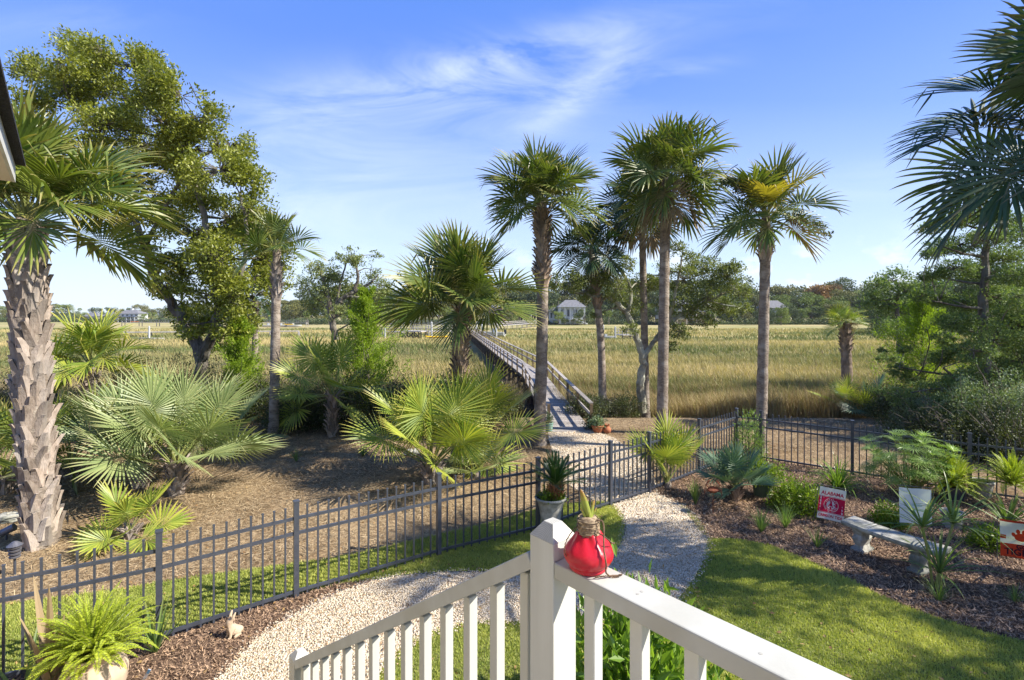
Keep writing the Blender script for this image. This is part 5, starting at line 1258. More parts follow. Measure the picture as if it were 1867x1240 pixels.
for k, (px, d, rx, h, nm) in enumerate([(1065, 18.6, .7, .95, 'right of the boardwalk rail'), (1135, 19.3, .8, .9, 'between the leaning palm and the shrub oak'), (1085, 20.4, .8, .9, 'behind the leaning palm')]):
    shrub('dark_shrub', 'dark green marsh shrub '+nm, ((px-CX)/FPX*d, d, float(ground_z(0, d))), rx, h, 5200, .06, .45, 'darkbush', 80+k, group='dark shrubs along the marsh edge', sticks=18)
for k, (px, d, rx, h, lf, nm) in enumerate([(1760, 13.8, 1.0, 1.5, 'silver', 'silvery grey green shrub under the dark open cedar'), (1700, 14.6, .9, 1.2, 'silver', 'silvery shrub left of the dark cedar trunk'), (1860, 13.4, 1.1, 1.9, 'silver', 'tall greyish shrub at the right edge behind the fence'),
        (1640, 17.5, 1.1, 1.0, 'darkbush', 'low dark shrub at the marsh edge right of the blue palmetto'), (1690, 14.2, 1.1, 1.1, 'darkbush', 'brown twiggy shrub behind the right fence'), (1770, 13.2, 1.2, 1.2, 'darkbush', 'tangled dark shrub behind the right fence post'), (1850, 12.4, 1.1, 1.3, 'darkbush', 'tangled dark shrub behind the fence at the right edge'),
        (1600, 19.0, 1.3, 1.2, 'darkbush', 'dark shrub behind the blue green palmetto')]):
    shrub('tall_shrub' if lf == 'silver' else 'tangled_shrub', nm, ((px-CX)/FPX*d, d, float(ground_z(0, d))), rx, h*1.1, 15000 if lf == 'silver' else 8000, .06, .5, lf, 90+k, sticks=22, gaps=.4)
# right bed
shrub('bright_shrub', 'rounded bright yellow green shrub left of the crimson flag', G(1452, 930), .46, .48, 5200, .05, .5, 'bush', 101)
shrub('bright_shrub', 'small bright shrub behind the bench', G(1622, 958), .30, .34, 2600, .045, .5, 'bush', 102)
shrub('bright_shrub', 'low green shrub left of the orange and white flag', G(1808, 1000), .30, .32, 2600, .045, .5, 'bush', 103)
shrub('glossy_plant', 'big glossy leaved plant seen through the balusters right of the post', (1.02, 4.35, 0), .50, 1.05, 2600, .15, .36, 'glossy', 104, up=.2, cat='leafy plant')
shrub('glossy_plant', 'low glossy leaved plant below the rail, further right', (1.55, 3.95, 0), .34, .50, 1100, .15, .36, 'glossy', 105, up=.2, cat='leafy plant')
shrub('bright_shrub', 'pale green leafy plant climbing at the fence corner', G(1362, 838), .42, 1.05, 2600, .07, .25, 'papyrus', 106, up=0)
shrub('trailing_plant', 'yellow green trailing plant spilling from the dull green pot', np.array([*G(1390, 905)[:2], .28]), .36, .42, 3200, .055, .4, 'bush', 107, cat='plant')
shrub('low_groundcover', 'tiny green filler plants around the sago palm in the urn', np.array([URN[0], URN[1], .66]), .22, .13, 1500, .035, .6, 'bush', 108, cat='plant')
shrub('succulent', 'grey green succulents growing in the terracotta bowl', np.array([*G(1090, 789)[:2], .19]), .2, .28, 900, .06, .5, 'silver', 109, cat='plant')
shrub('succulent', 'dark green plant at the foot of the right handrail', np.array([*G(1077, 783)[:2], .0]), .17, .5, 900, .06, .5, 'darkbush', 110, cat='plant')
shrub('succulent', 'small plant in the teal glazed pot', np.array([*G(1000, 787)[:2], .25]), .14, .3, 500, .06, .4, 'silver', 111, cat='plant')
# ---------------------------------------------------------------- strap leaves, tufts, ferns, sago, sedge
def straps(name, label, base, n, L, W, spread, bend, leaf, seed, cat='plant', z=0, K=9, heads=None, stalk=None):
    root = thing(name, label, cat, base); rng = np.random.default_rng(seed); mb = MB(); st = MB()
    for h in (heads or [(0, 0, z)]):
        h = np.array(h, float)
        if stalk: tube(st, smoothline([[h[0]*.15, h[1]*.15, 0], [h[0]*.45, h[1]*.45, h[2]*.5], h], 8), stalk, 7)
        for k in range(n):
            a = k*2.4+rng.normal(0, .3); sp = spread*rng.uniform(.15, 1.15); d = np.array([math.cos(a)*math.sin(sp), math.sin(a)*math.sin(sp), math.cos(sp)]); Lk = L*rng.uniform(.7, 1.15); p = h.copy(); pts = [p]; g = bend*rng.uniform(.4, 1.4)
            for q in range(K): d = unit(d+np.array([0, 0, -1])*g*(q/K)**1.3*.35); p = p+d*Lk/K; pts.append(p)
            pts = np.array(pts); T = unit(np.gradient(pts, axis=0)); S_ = unit(np.cross(T, [0, 0, 1.])+1e-5); N = np.cross(S_, T); t = np.linspace(0, 1, K+1)[:, None]; w = W*np.clip(1-t**2.2, 0, 1)**.8*(.6+.9*np.minimum(t*3, 1)*.45)+.0008
            V = np.concatenate([pts-S_*w/2+N*w*.18, pts, pts+S_*w/2+N*w*.18]); m = K+1
            mb.add(V, [[j, j+m, j+m+1, j+1] for j in range(K)]+[[j+m, j+2*m, j+2*m+1, j+m+1] for j in range(K)], 0, rng.uniform(0, 1), np.tile(t[1:, 0], 2))
    mb.build('leaves', MT[leaf], root)
    if stalk: st.build('stalk', MT['dead'] if stalk > .02 else MT['stem'], root)
    return root
straps('strap_lily', 'upright pale green strap leaved plant beside the cream planter', G(284, 1192), 13, .62, .036, .75, .35, 'strap', 121)
straps('ornamental_grass', 'wispy grass tuft at the gravel edge, near the rusty crab', G(1268, 922), 70, .50, .010, .35, .5, 'strap', 122, cat='grass tuft')
straps('ornamental_grass', 'light green grass tuft at the lawn edge, left one of the near pair', G(1388, 972), 90, .42, .010, .55, .6, 'papyrus', 123, cat='grass tuft')
straps('ornamental_grass', 'light green grass tuft at the lawn edge, right one of the near pair', G(1432, 964), 80, .42, .010, .6, .6, 'papyrus', 124, cat='grass tuft')
straps('ornamental_grass', 'sparse grass tuft left of the bench', G(1490, 1000), 40, .36, .010, .6, .6, 'strap', 125, cat='grass tuft')
straps('arching_grass', 'dark green mound of arching strap leaves near the right fence', G(1528, 897), 130, .78, .022, .85, 1.9, 'glossy', 126, cat='grass tuft')
straps('screw_pine', 'spiky strap leaved plant with several heads in front of the bench end', G(1704, 1075), 30, .72, .030, 1.35, .75, 'strap', 127, heads=[(-.12, .05, .80), (.06, 0, .22), (.33, .1, .82)], stalk=.016)
straps('ornamental_grass', 'thin grass at the foot of the spiky strap leaved plant', G(1712, 1098), 34, .35, .010, .7, .6, 'strap', 128, cat='grass tuft')
straps('screw_pine', 'spiky strap leaved plant crossing the flag at the right edge', G(1905, 1050), 24, .72, .03, 1.15, .6, 'strap', 129, heads=[(0, 0, .55)], stalk=.02)
straps('bromeliad', 'rosette of broad arching leaves below the right edge fern', G(1838, 960), 30, .70, .055, 1.15, .8, 'strap', 130)
straps('ornamental_grass', 'small dark grass tuft at the mulch edge, lower right', G(1850, 1100), 26, .28, .010, .8, .6, 'strap', 131, cat='grass tuft')
straps('strap_lily', 'strap leaves of a plant at the lower left corner', G(40, 1290), 11, .75, .04, .8, .3, 'strap', 132)
straps('pale_leaf_plant', 'plant with long pinkish grey leaves left of the cream planter', (-4.30, 4.78, 0), 7, 1.05, .085, .35, .15, 'dead', 133)
straps('ornamental_grass', 'grass sprigs growing among the fallen leaves by the middle palmetto', G(540, 842), 30, .35, .012, .7, .6, 'strap', 134, cat='grass tuft')
straps('ornamental_grass', 'spiky grey tuft left of the middle palmetto', G(662, 832), 40, .38, .014, .9, .4, 'strap', 135, cat='grass tuft')
def fern(name, label, base, z, n, L, seed, W=.13, lo=5, hi=85, leaf='fern', cat='fern'):
    root = thing(name, label, cat, base); rng = np.random.default_rng(seed); mb = MB(); sb = MB()
    for k in range(n):
        a = k*2.39996+rng.normal(0, .2); el = math.radians(lo+(hi-lo)*((k+.5)/n)**.8+rng.normal(0, 6)); d = np.array([math.cos(a)*math.cos(el), math.sin(a)*math.cos(el), math.sin(el)]); p = np.array([0, 0, z])+d*.02; K = 12; Lk = L*rng.uniform(.75, 1.15); pts = [p]
        sw = rng.normal(0, .05); gg = rng.uniform(.06, .26)
        for q in range(K): d = unit(d+np.array([0, 0, -1])*gg*(q/K)**.9*rng.uniform(.7, 1.3)+np.array([-d[1], d[0], 0])*sw+rng.normal(0, .02, 3)); p = p+d*Lk/K; pts.append(p)
        pts = smoothline(pts, 54); T = unit(np.gradient(pts, axis=0)); S_ = unit(np.cross(T, [0, 0, 1.])+1e-5); N = np.cross(S_, T); tube(sb, pts[::5], np.linspace(.004, .0015, len(pts[::5])), 3)
        t = np.linspace(0, 1, 54); w = W*rng.uniform(.6, 1.2)*np.sin(np.pi*np.clip(t*.92+.06, 0, 1))**.7*(1-.5*t)
        for s in (-1, 1):
            dd = unit(S_*s+T*.45+N*-.05+rng.normal(0, .08, T.shape)); cards(mb, pts[3:], dd[3:], N[3:]+rng.normal(0, .45, T[3:].shape), w[3:], .0105, 0, rng.uniform(0, 1)*.6+rng.uniform(0, .4, 51))
    sb.build('stalks', MT['stem'], root); mb.build('leaves', MT[leaf], root); return root
fern('boston_fern', 'big bright yellow green fern in the cream planter, lower left', FP_, .48, 160, .56, 141, W=.06, lo=4, hi=74)
fern('boston_fern', 'spreading yellow green fern in the dark pot by the right fence', G(1737, 912), .28, 150, .66, 142, W=.07, lo=0)
fern('boston_fern', 'yellow green fern at the right edge in front of the fence', G(1845, 925), .42, 110, .60, 143, W=.07, lo=5)
def sago():
    root = thing('sago_palm', 'dark green sago palm with a shaggy brown stem in the stone urn', 'sago palm', (URN[0]+.08, URN[1], .66)); rng = np.random.default_rng(9); mb = MB(); tr = MB()
    boots_mesh(lambda h: np.array([0, 0, h]), .02, .22, lambda h: .075+.03*math.sin(min(1, h/.22)*3.1), 60, .12, .06, 3).build('stem', mat('sago_stem', (.33, .15, .06), (.16, .07, .035), rough=.9, scale=20, bump=.4, attr=.3), root)
    mb2 = MB(); lathe(mb2, [(.07, -.02), (.085, .1), (.05, .22), (0, .25)], 14); mb2.build('core', MT['dead'], root)
    for k in range(24):
        a = k*2.4; el = math.radians(12+66*(k/24)+rng.normal(0, 4)); d = np.array([math.cos(a)*math.cos(el), math.sin(a)*math.cos(el), math.sin(el)]); p = np.array([0, 0, .22])+d*.02; Lk = .52*rng.uniform(.85, 1.1); K = 10; pts = [p]
        for q in range(K): d = unit(d+np.array([0, 0, -1])*.07*(q/K)); p = p+d*Lk/K; pts.append(p)
        pts = smoothline(pts, 54); T = unit(np.gradient(pts, axis=0)); S_ = unit(np.cross(T, [0, 0, 1.])+1e-5); N = np.cross(S_, T); tube(tr, pts[::6], np.linspace(.006, .002, len(pts[::6])), 4)
        t = np.linspace(0, 1, 54); w = .105*np.sin(np.pi*np.clip(t*.8+.16, 0, 1))**.6
        mb = MB()
        for s in (-1, 1): cards(mb, pts[5:], unit(S_*s+T*.8+N*.28)[5:], N[5:], w[5:], .010, 0, rng.uniform(0, 1))
        mb.build('frond', MT['glossy'] if False else SAGO, root)
    tr.build('ribs', MT['stem'], root)
SAGO = leafmat('sago_leaflets', (.02, .065, .012), (.07, .15, .02), None, tr=.12, rough=.3, spec=.6, ow=.3)
sago()
def sedge():
    root = thing('umbrella_sedge', 'tall umbrella sedge with star shaped leaf heads near the right fence', 'sedge', G(1660, 905)); rng = np.random.default_rng(12); st = MB(); mb = MB()
    for k in range(130):
        a = rng.uniform(0, 6.28); rr_ = .88*math.sqrt(rng.uniform(.02, 1)); h = rng.uniform(.45, 1.38)*(1-.25*rr_); top = np.array([math.cos(a)*rr_, math.sin(a)*rr_*.6, h]); tube(st, smoothline([top*[.15, .15, 0], top*[.5, .5, .6], top], 7), .005, 4); ax = unit(top*[.5, .5, 1]); n = 17
        b1_ = unit(np.cross(ax, [.3, .8, .1])); b2_ = np.cross(ax, b1_); an = np.linspace(0, 6.28, n, endpoint=False)+rng.uniform(0, 1); dd = np.cos(an)[:, None]*b1_+np.sin(an)[:, None]*b2_+ax*rng.uniform(-.15, .55); cards(mb, np.repeat(top[None], n, 0), dd, np.repeat(ax[None], n, 0), rng.uniform(.15, .26, n), .019, 0, rng.uniform(0, 1))
    st.build('stalks', MT['stem'], root); mb.build('leaves', MT['papyrus'], root)
sedge()
# oak just outside the right edge: it shades the lawn and the gravel as in the photograph
def shade_oak():
    rng = np.random.default_rng(52); base = np.array([14.4, 5.6, 0]); cl = []
    while len(cl) < 20:
        c = np.array([rng.uniform(11.2, 17.5), rng.uniform(2.2, 7.6), rng.uniform(4.8, 8.8)])
        if c[0] > c[1]+2.4: cl.append((c, rng.uniform(.55, .95)))
    limbs = [([base, base+[0, 0, 2.5], base+[-.5, .2, 5], base+[-1.2, .6, 7.5]], .26, .06), ([base+[0, 0, 2.5], base+[1.2, -.6, 5], base+[1.6, -1.4, 7.5]], .18, .05), ([base+[-.1, 0, 3.2], base+[-1.6, -1, 5], base+[-2.4, -1.6, 6.6]], .14, .04), ([base+[-.3, .1, 4], base+[-1.4, 1.6, 5.6], base+[-1.8, 2.6, 7]], .13, .04)]
    return tree('live_oak', 'open crowned live oak standing just beyond the right edge, shading the lawn', base, limbs, cl, .12, .52, 'oakleaf', 'bark', 46, ntwig=70, nleaf=15, gaps=.44, spread=.16, gs=2.0)
shade_oak()

# ---------------------------------------------------------------- across the marsh: tree line, houses, docks, boats
def far_tree_meshes():
    rng = np.random.default_rng(71); crowns = []
    for k in range(9):                    # unit trees: height 1, crown width about .9
        mb = MB(); nc = 16; C = []
        tall = [.34, .42, .30, .38, .46, .33, .28, .40, .36][k]
        for q in range(nc):
            a = rng.uniform(0, 6.28); rr_ = tall*math.sqrt(rng.uniform(0, 1)); h = rng.uniform(.22, .88); rr_ *= math.sqrt(max(.08, 1-((h-.5)/.5)**2)); C.append((rr_*math.cos(a), rr_*math.sin(a), h, rng.uniform(.10, .19)))
        for cx, cy, cz, ra in C:
            n = 260; v = unit(rng.normal(size=(n, 3)))*ra*rng.uniform(.55, 1.05, (n, 1)); v[:, 2] *= .72; p = v+[cx, cy, cz]; s = rng.uniform(.018, .045, n)
            cards(mb, p, unit(v+rng.normal(0, ra*.7, v.shape)), unit(v/ra+rng.normal(0, .6, v.shape)+[0, 0, .5]), s, s*.75, 0, np.clip(rng.uniform(.2, .8)+rng.normal(0, .18, n), 0, 1))
        crowns.append(mb)
    return crowns
def far_crown(mb, leaf, nm):
    return mb.mesh(nm, [MT[leaf]])
cm = far_tree_meshes()
CR = {(k, lf): None for k in range(9) for lf in ('far1', 'far2', 'far3', 'far4')}
def crown_mesh(k, lf):
    if CR[(k, lf)] is None: CR[(k, lf)] = cm[k].mesh('far_crown', [MT[lf]])
    return CR[(k, lf)]
tb = MB(); tube(tb, [[0, 0, -.02], [.01, 0, .3], [0, .01, .62]], [.022, .016, .008], 6); tube(tb, [[0, 0, .3], [.12, .02, .55]], [.012, .005], 4); tube(tb, [[0, 0, .28], [-.1, .06, .5]], [.011, .005], 4)
TRUNKM = tb.mesh('far_trunk', [MT['fartrunk']])
top_line = np.array([(-400, 546), (0, 549), (130, 549), (200, 561), (260, 552), (330, 549), (400, 547), (520, 541), (548, 522), (600, 515), (700, 508), (720, 520), (760, 508), (850, 503), (940, 501), (1000, 503), (1080, 497), (1200, 501), (1330, 505), (1390, 517), (1460, 511), (1540, 505), (1575, 512), (1640, 500), (1700, 492), (1867, 480), (2300, 480)], float)
GRP = 'trees of the far tree line'
def where(px):
    for lim, s in ((60, 'behind the thick palm'), (215, 'left of the cupola house'), (300, 'beside the cupola house'), (480, 'behind the big live oak'), (560, 'by the slender palm'), (720, 'behind the dark sparse oak'), (860, 'behind the full crowned palm'), (975, 'above the boardwalk end'), (1090, 'around the hip roofed house'), (1200, 'behind the shrub oak'), (1330, 'around the long cream house'), (1480, 'by the straight palm'), (1590, 'behind the small young palm'), (1740, 'left of the open cedar'), (9999, 'behind the open cedar')):
        if px < lim: return s
FT = []
KN = {'far1': 'dark green', 'far2': 'olive green', 'far3': 'rust coloured', 'far4': 'light green'}
def far_tree(px, d, top, k, lf, rzz, wid=1.0, base=None):
    z0 = float(ground_z(0, d)) if base is None else base; H = pz(top, d)-z0
    r = thing('far_tree', 'x', 'tree', ((px-CX)/FPX*d, d, z0), rzz, GRP); r.scale = (H*wid, H*wid, H)
    link('trunk', TRUNKM, r); link('crown', crown_mesh(k, lf), r); FT.append((px, d, KN[lf], where(px), r))
rng = np.random.default_rng(72)
def row(px0, px1, step, d0, d1, dtop, pal, hs=1.0):
    px = px0
    while px < px1:
        d = rng.uniform(d0, d1); t = np.interp(px, top_line[:, 0], top_line[:, 1])+dtop+rng.uniform(-3, 7); t = min(t, 584)
        lf = pal[rng.integers(len(pal))]
        if 1462 < px < 1545 and dtop < 12: lf = ['far3', 'far2', 'far3'][rng.integers(3)]
        far_tree(px, d, t, int(rng.integers(9)), lf, rng.uniform(0, 6.28), rng.uniform(.9, 1.35)); px += step*rng.uniform(.7, 1.3)
row(-260, 545, 26, 385, 420, 0, ['far1', 'far2', 'far2', 'far4'])
row(-250, 545, 24, 352, 372, 14, ['far1', 'far2', 'far4'])
row(528, 1350, 27, 300, 325, 0, ['far1', 'far2', 'far1', 'far2'])
row(535, 1350, 27, 276, 292, 16, ['far1', 'far1', 'far2'])
row(540, 1350, 22, 262, 270, 48, ['far1', 'far4', 'far2'])
row(1330, 1600, 24, 300, 325, 0, ['far2', 'far1', 'far2'])
row(1335, 1620, 24, 275, 290, 18, ['far2', 'far1', 'far2', 'far4'])
row(1335, 1640, 20, 255, 264, 44, ['far4', 'far1', 'far4', 'far2'])
row(1590, 2150, 34, 150, 175, 4, ['far1', 'far1', 'far4'])
row(1600, 2150, 30, 118, 132, 40, ['far1', 'far4', 'far1'])
ORD = ['first', 'second', 'third', 'fourth', 'fifth', 'sixth', 'seventh', 'eighth', 'ninth', 'tenth', 'eleventh', 'twelfth', 'thirteenth', 'fourteenth', 'fifteenth', 'sixteenth', 'seventeenth', 'eighteenth', 'nineteenth', 'twentieth']+['twenty '+x for x in ('first', 'second', 'third', 'fourth', 'fifth', 'sixth', 'seventh', 'eighth', 'ninth')]
def ordinals(lst, fmt):
    cnt = {}
    for a in sorted(lst, key=lambda q: q[0]):
        k = a[2:-1]; n_ = cnt.get(k, 0); cnt[k] = n_+1; a[-1]['label'] = fmt % ((ORD[n_],)+k)
# small far palms along the shore
FPL = []
fp = MB(); tube(fp, [[0, 0, 0], [.01, 0, .75]], [.028, .02], 5)
FPT = fp.mesh('far_palm_trunk', [MT['fartrunk']]); fc = MB(); r3 = np.random.default_rng(4)
n = 420; v = unit(r3.normal(size=(n, 3)))*r3.uniform(.06, .24, (n, 1)); cards(fc, v*[1, 1, .85]+[0, 0, .82], unit(v-[0, 0, .04]), unit(r3.normal(size=(n, 3))), .12, .022, 0, r3.uniform(0, 1, n)); FPC = fc.mesh('far_palm_crown', [MT['far4']])
for px in [470, 730, 765, 800, 815, 965, 985, 1010, 1025, 1060, 1085, 1110, 1195, 700, 925, 948, 600, 560]:
    d = rng.uniform(240, 256); H = rng.uniform(6, 9.5); r = thing('far_palm', 'tiny distant palm on the far shore '+where(px), 'palm tree', ((px-CX)/FPX*d, d, -1), rng.uniform(0, 6), 'tiny palms on the far shore'); r.scale = (H, H, H); FPL.append((px, d, where(px), r))
    link('trunk', FPT, r); link('crown', FPC, r)
ordinals(FPL, '%s from left of the tiny distant shore palms %s')
# low bank growth so that no bare ground shows under the trees
mb = MB(); rr2 = np.random.default_rng(9)
for d0, d1, pa, pb_, n in ((340, 350, -300, 545, 26000), (250, 258, 520, 1650, 42000), (108, 116, 1590, 2250, 24000)):
    px = rr2.uniform(pa, pb_, n); d = rr2.uniform(d0, d1, n); x = (px-CX)/FPX*d; h = rr2.uniform(0, 1, n)*(.8+3.2*sn(x, d, .12, 3))*(d/260)**.6; s = rr2.uniform(.3, .9, n)*d/260
    cards(mb, np.stack([x, d, -1+h], 1), rdir(rr2, n, .5), rdir(rr2, n, .3), s, s*.6, 0, np.clip(sn(x, d, .3, 8)+rr2.normal(0, .2, n), 0, 1))
kind(mb.build('shore_undergrowth', MT['far1']), 'stuff')

# houses
W_WALL = mat('house_white', (.54, .56, .56), (.46, .48, .48), scale=.5, bump=0); C_WALL = mat('house_cream', (.60, .54, .44), (.55, .49, .40), scale=.5, bump=0); P_WALL = mat('house_brick', (.48, .30, .24), (.42, .26, .21), scale=1, bump=0)
ROOF = mat('house_roof', (.20, .20, .21), (.15, .15, .16), scale=1, bump=0); GLASS = mat('house_glass', (.03, .045, .06), (.02, .03, .04), rough=.08, bump=0, spec=.8)
def hip(mb, w, dp, z, h, ov=.6, ridge=.35, base=None):
    a, b = w/2+ov, dp/2+ov; r_ = max(0, a-b)*1.0+.2
    V = [[-a, -b, z], [a, -b, z], [a, b, z], [-a, b, z], [-r_, 0, z+h], [r_, 0, z+h]]; mb.add(V, [[0, 1, 5, 4], [2, 3, 4, 5]]); mb.add(V, [[1, 2, 5], [3, 0, 4]]); mb.add(V, [[0, 3, 2, 1]])
def house(name, label, px, d, wpx, pyeave, pyroof, wall, floors=2, porch=True, base=-1.0, stairs=False, cupola=False, chim=False, turn=0):
    x = (px-CX)/FPX*d; w = wpx/FPX*d; ze = pz(pyeave, d)-base; zr = pz(pyroof, d)-base; dp = w*.6
    r = thing(name, label, 'house', (x, d, base), turn); under = ze*.26; fh = (ze-under)/floors
    mb = MB(); box(mb, (0, 0, under+(ze-under)/2), (w, dp, ze-under)); box(mb, (0, .2, under/2), (w*.9, dp*.8, under)); mb.build('wall', wall, r)
    mb = MB(); hip(mb, w, dp, ze+.01, zr-ze); ro = mb.build('roof', ROOF, r)
    if cupola: mb = MB(); box(mb, (0, 0, zr-ze+ze+.3), (w*.09, w*.09, 1.4)); mb.build('cupola', wall, ro)
    if chim: mb = MB(); box(mb, (w*.25, 0, zr), (.9, .9, 2.2)); mb.build('chimney', P_WALL, ro)
    nwin = max(3, int(w/2.6)); fw = None
    for f in range(floors):
        for k in range(nwin):
            cx = -w/2+w*(k+.5)/nwin; cz = under+fh*(f+.52); mb = MB()
            ww, wh = w/nwin*.5, fh*.58
            for s in (-1, 1): box(mb, (s*ww/2, 0, 0), (.12, .10, wh+.12)); box(mb, (0, 0, s*wh/2), (ww-.12, .098, .12))
            fr = mb.build('window', wall, r, loc=(cx, -dp/2-.05, cz)); mb = MB(); box(mb, (0, .03, 0), (ww-.12, .02, wh-.12)); mb.build('pane', GLASS, fr)
    if porch:
        mb = MB(); box(mb, (0, -dp/2-1.4, under+.02), (w*.96, 2.6, .22)); mb.build('porch_floor', wall, r)
        for k in range(6):
            mb = MB(); q = -w*.46+w*.92*k/5; beam(mb, [q, -dp/2-2.55, 0], [q, -dp/2-2.55, under+fh*.98], .28, .28); mb.build('column', wall, r)
        mb = MB(); box(mb, (0, -dp/2-1.4, under+fh+.05), (w*.98, 2.8, .2)); mb.build('porch_roof', ROOF if floors > 1 else wall, r)
        mb = MB(); beam(mb, [-w*.46, -dp/2-2.55, under+1.05], [w*.46, -dp/2-2.55, under+1.05], .1, .12); mb.build('porch_rail', wall, r)
    if stairs:
        mb = MB(); beam(mb, [w*.05, -dp/2-2.8, under], [w*.5, -dp/2-6, .1], 1.6, .35); mb.build('stairs', wall, r)
house('white_house', 'distant large white house with porches and a cupola, left of the live oak', 241, 345, 40, 572, 565, W_WALL, 2, True, cupola=True)
house('white_house', 'distant white house with grey hip roof and outside stairs right of the tall palm', 1041, 250, 48, 560, 547, W_WALL, 1, True, stairs=True, base=-.5)
house('garage_wing', 'lower pale wing house left of the hip roofed white house', 1012, 253, 22, 567, 560, W_WALL, 1, False, base=-.5)
for px_, t_, k_ in ((1018, 566, 'far4'), (1066, 558, 'far1'), (1030, 576, 'far1'), (1054, 574, 'far4'), (1225, 560, 'far1'), (1290, 558, 'far4'), (1262, 574, 'far1'), (222, 574, 'far1'), (262, 571, 'far4'), (893, 568, 'far1'), (932, 566, 'far4'), (1395, 556, 'far1'), (1424, 556, 'far4')):
    far_tree(px_, 238 if px_ > 500 else 330, t_, int(px_) % 9, k_, px_, 1.1)
house('cream_house', 'long cream two storey house partly hidden by the shrub oak and palms', 1248, 246, 92, 556, 548, C_WALL, 2, True, chim=False, base=-.5)
house('brick_house', 'distant pinkish house half hidden in the trees above the boardwalk end', 914, 252, 44, 562, 551, P_WALL, 2, True, base=-.5)
house('grey_roofed_house', 'house showing mostly its grey roof, right of the straight palm', 1408, 272, 44, 562, 548, C_WALL, 1, False, base=-.5)
house('cream_house', 'low pale house left of the distant white house', 172, 350, 26, 577, 570, C_WALL, 1, False)
house('cream_house', 'small pale house among trees between the two left houses', 203, 352, 20, 576, 569, P_WALL, 1, False)
# name every far tree by its order
ordinals([(p_, d_, k_, w_, r_) for p_, d_, k_, w_, r_ in FT], '%s from left of the %s far shore trees %s')
# docks
DW = mat('far_dock_wood', (.42, .40, .38), (.30, .28, .26), scale=1, bump=0)
def dock(name, label, p0, p1, zd, w, rail=True, step=4.0, cat='dock', group=None, roof=None, xb=False):
    p0 = np.array([p0[0], p0[1], 0.]); p1 = np.array([p1[0], p1[1], 0.]); L_ = np.linalg.norm(p1-p0); d = unit(p1-p0); s_ = np.array([-d[1], d[0], 0])
    r = thing(name, label, cat, (p0[0], p0[1], -1)); z = zd+1
    mb = MB(); beam(mb, [0, 0, z-.1], d*L_+[0, 0, z-.1], w, .18); mb.build('deck', DW, r); n = max(2, int(L_/step)+1)
    for k in range(n):
        q = d*L_*k/(n-1)
        for s in (-1, 1): mb = MB(); beam(mb, q+s_*s*(w/2-.09)-[0, 0, .5], q+s_*s*(w/2-.09)+[0, 0, z-.2], .2, .2); mb.build('piling', MT['piling'] if xb else DW, r)
        if xb and k < n-1:
            mb = MB(); q2 = d*L_*(k+1)/(n-1); beam(mb, q-s_*(w/2-.09)+[0, 0, .1], q2-s_*(w/2-.09)+[0, 0, z-.25], .1, .14); beam(mb, q2-s_*(w/2-.12)+[0, 0, .1], q-s_*(w/2-.12)+[0, 0, z-.25], .1, .14)
            mb.build('cross_brace', MT['piling'], r)
    if rail:
        for s in (-1, 1):
            mb = MB(); beam(mb, s_*s*w/2+[0, 0, z+1.0], d*L_+s_*s*w/2+[0, 0, z+1.0], .12, .08); beam(mb, s_*s*w/2+[0, 0, z+.5], d*L_+s_*s*w/2+[0, 0, z+.5], .06, .08)
            for k in range(2*n-1):
                q = d*L_*k/(2*n-2)+s_*s*w/2; beam(mb, q+[0, 0, z-.01], q+[0, 0, z+.96], .1, .1)
            mb.build('rail', DW, r)
    return r
X = lambda px, d: (px-CX)/FPX*d
dock('far_walkway', 'long low walkway across the marsh behind the live oak and the slender palm', (X(215, 104), 104), (X(545, 112), 112), .25, 1.4, rail=False, step=5)
dock('far_walkway', 'pale long walkway close to the far shore, left of the slender palm', (X(225, 215), 215), (X(560, 200), 200), .7, 1.6, rail=True, step=8)
dock('far_walkway', 'long walkway below the shore trees, behind the full crowned palm', (X(690, 190), 190), (X(850, 175), 175), .6, 1.5, step=7)
dock('far_walkway', 'long low walkway right of the boardwalk end, reaching the far shore', (X(905, 150), 150), (X(985, 215), 215), .6, 1.5, step=7)
dock('dock_platform', 'dark cross braced dock platform left of the full crowned palm', (X(741, 103), 103), (X(778, 101), 101), .55, 4.0, rail=True, step=1.6, xb=True)
dock('far_walkway', 'railed walkway leading right from the dark dock platform', (X(780, 101.5), 101.5), (X(862, 106), 106), .55, 1.4, step=3.5)
dock('floating_dock', 'small pale floating dock low in the marsh at left', (X(252, 96), 96), (X(290, 95), 95), -.6, 2.2, rail=False, step=2)
r = dock('dock_platform', 'thin grey dock with tall white posts at the left end of the marsh walkway', (X(700, 106), 106), (X(735, 105), 105), .3, 1.5, step=2.5)
dock('boat_lift', 'boat lift with tall pilings in the marsh right of the leaning palm', (X(1128, 100), 100), (X(1156, 101), 101), -.1, 3.2, rail=True, step=1.6, xb=True, cat='boat lift')
WP = mat('white_pvc', (.48, .49, .48), (.42, .43, .42), bump=0, scale=1)
for px, d, h, lb in ((1100, 100, 2.6, 'tall thin white mooring post at the small boat'), (1122, 98, 2.3, 'white mooring post left of the boat lift'), (869, 104, 3.2, 'thick white piling left of the boat with a T top'), (879, 104, 2.6, 'thinner white piling beside the thick one'), (905, 101, 2.4, 'white piling right of the boat with a T top'), (787, 98, 3.2, 'white post by the yellow kayak'), (272, 95, 2.4, 'thin white post on the floating dock'), (702, 104, 2.0, 'white post at the left end of the platform walkway')):
    mb = MB(); tube(mb, [[0, 0, -.5], [0, 0, h]], .16, 8); lathe(mb, [(.19, h), (0, h+.25)], 8); tag(mb.build('mooring_post', WP, loc=(X(px, d), d, -1)), lb, 'post', 'white mooring posts')
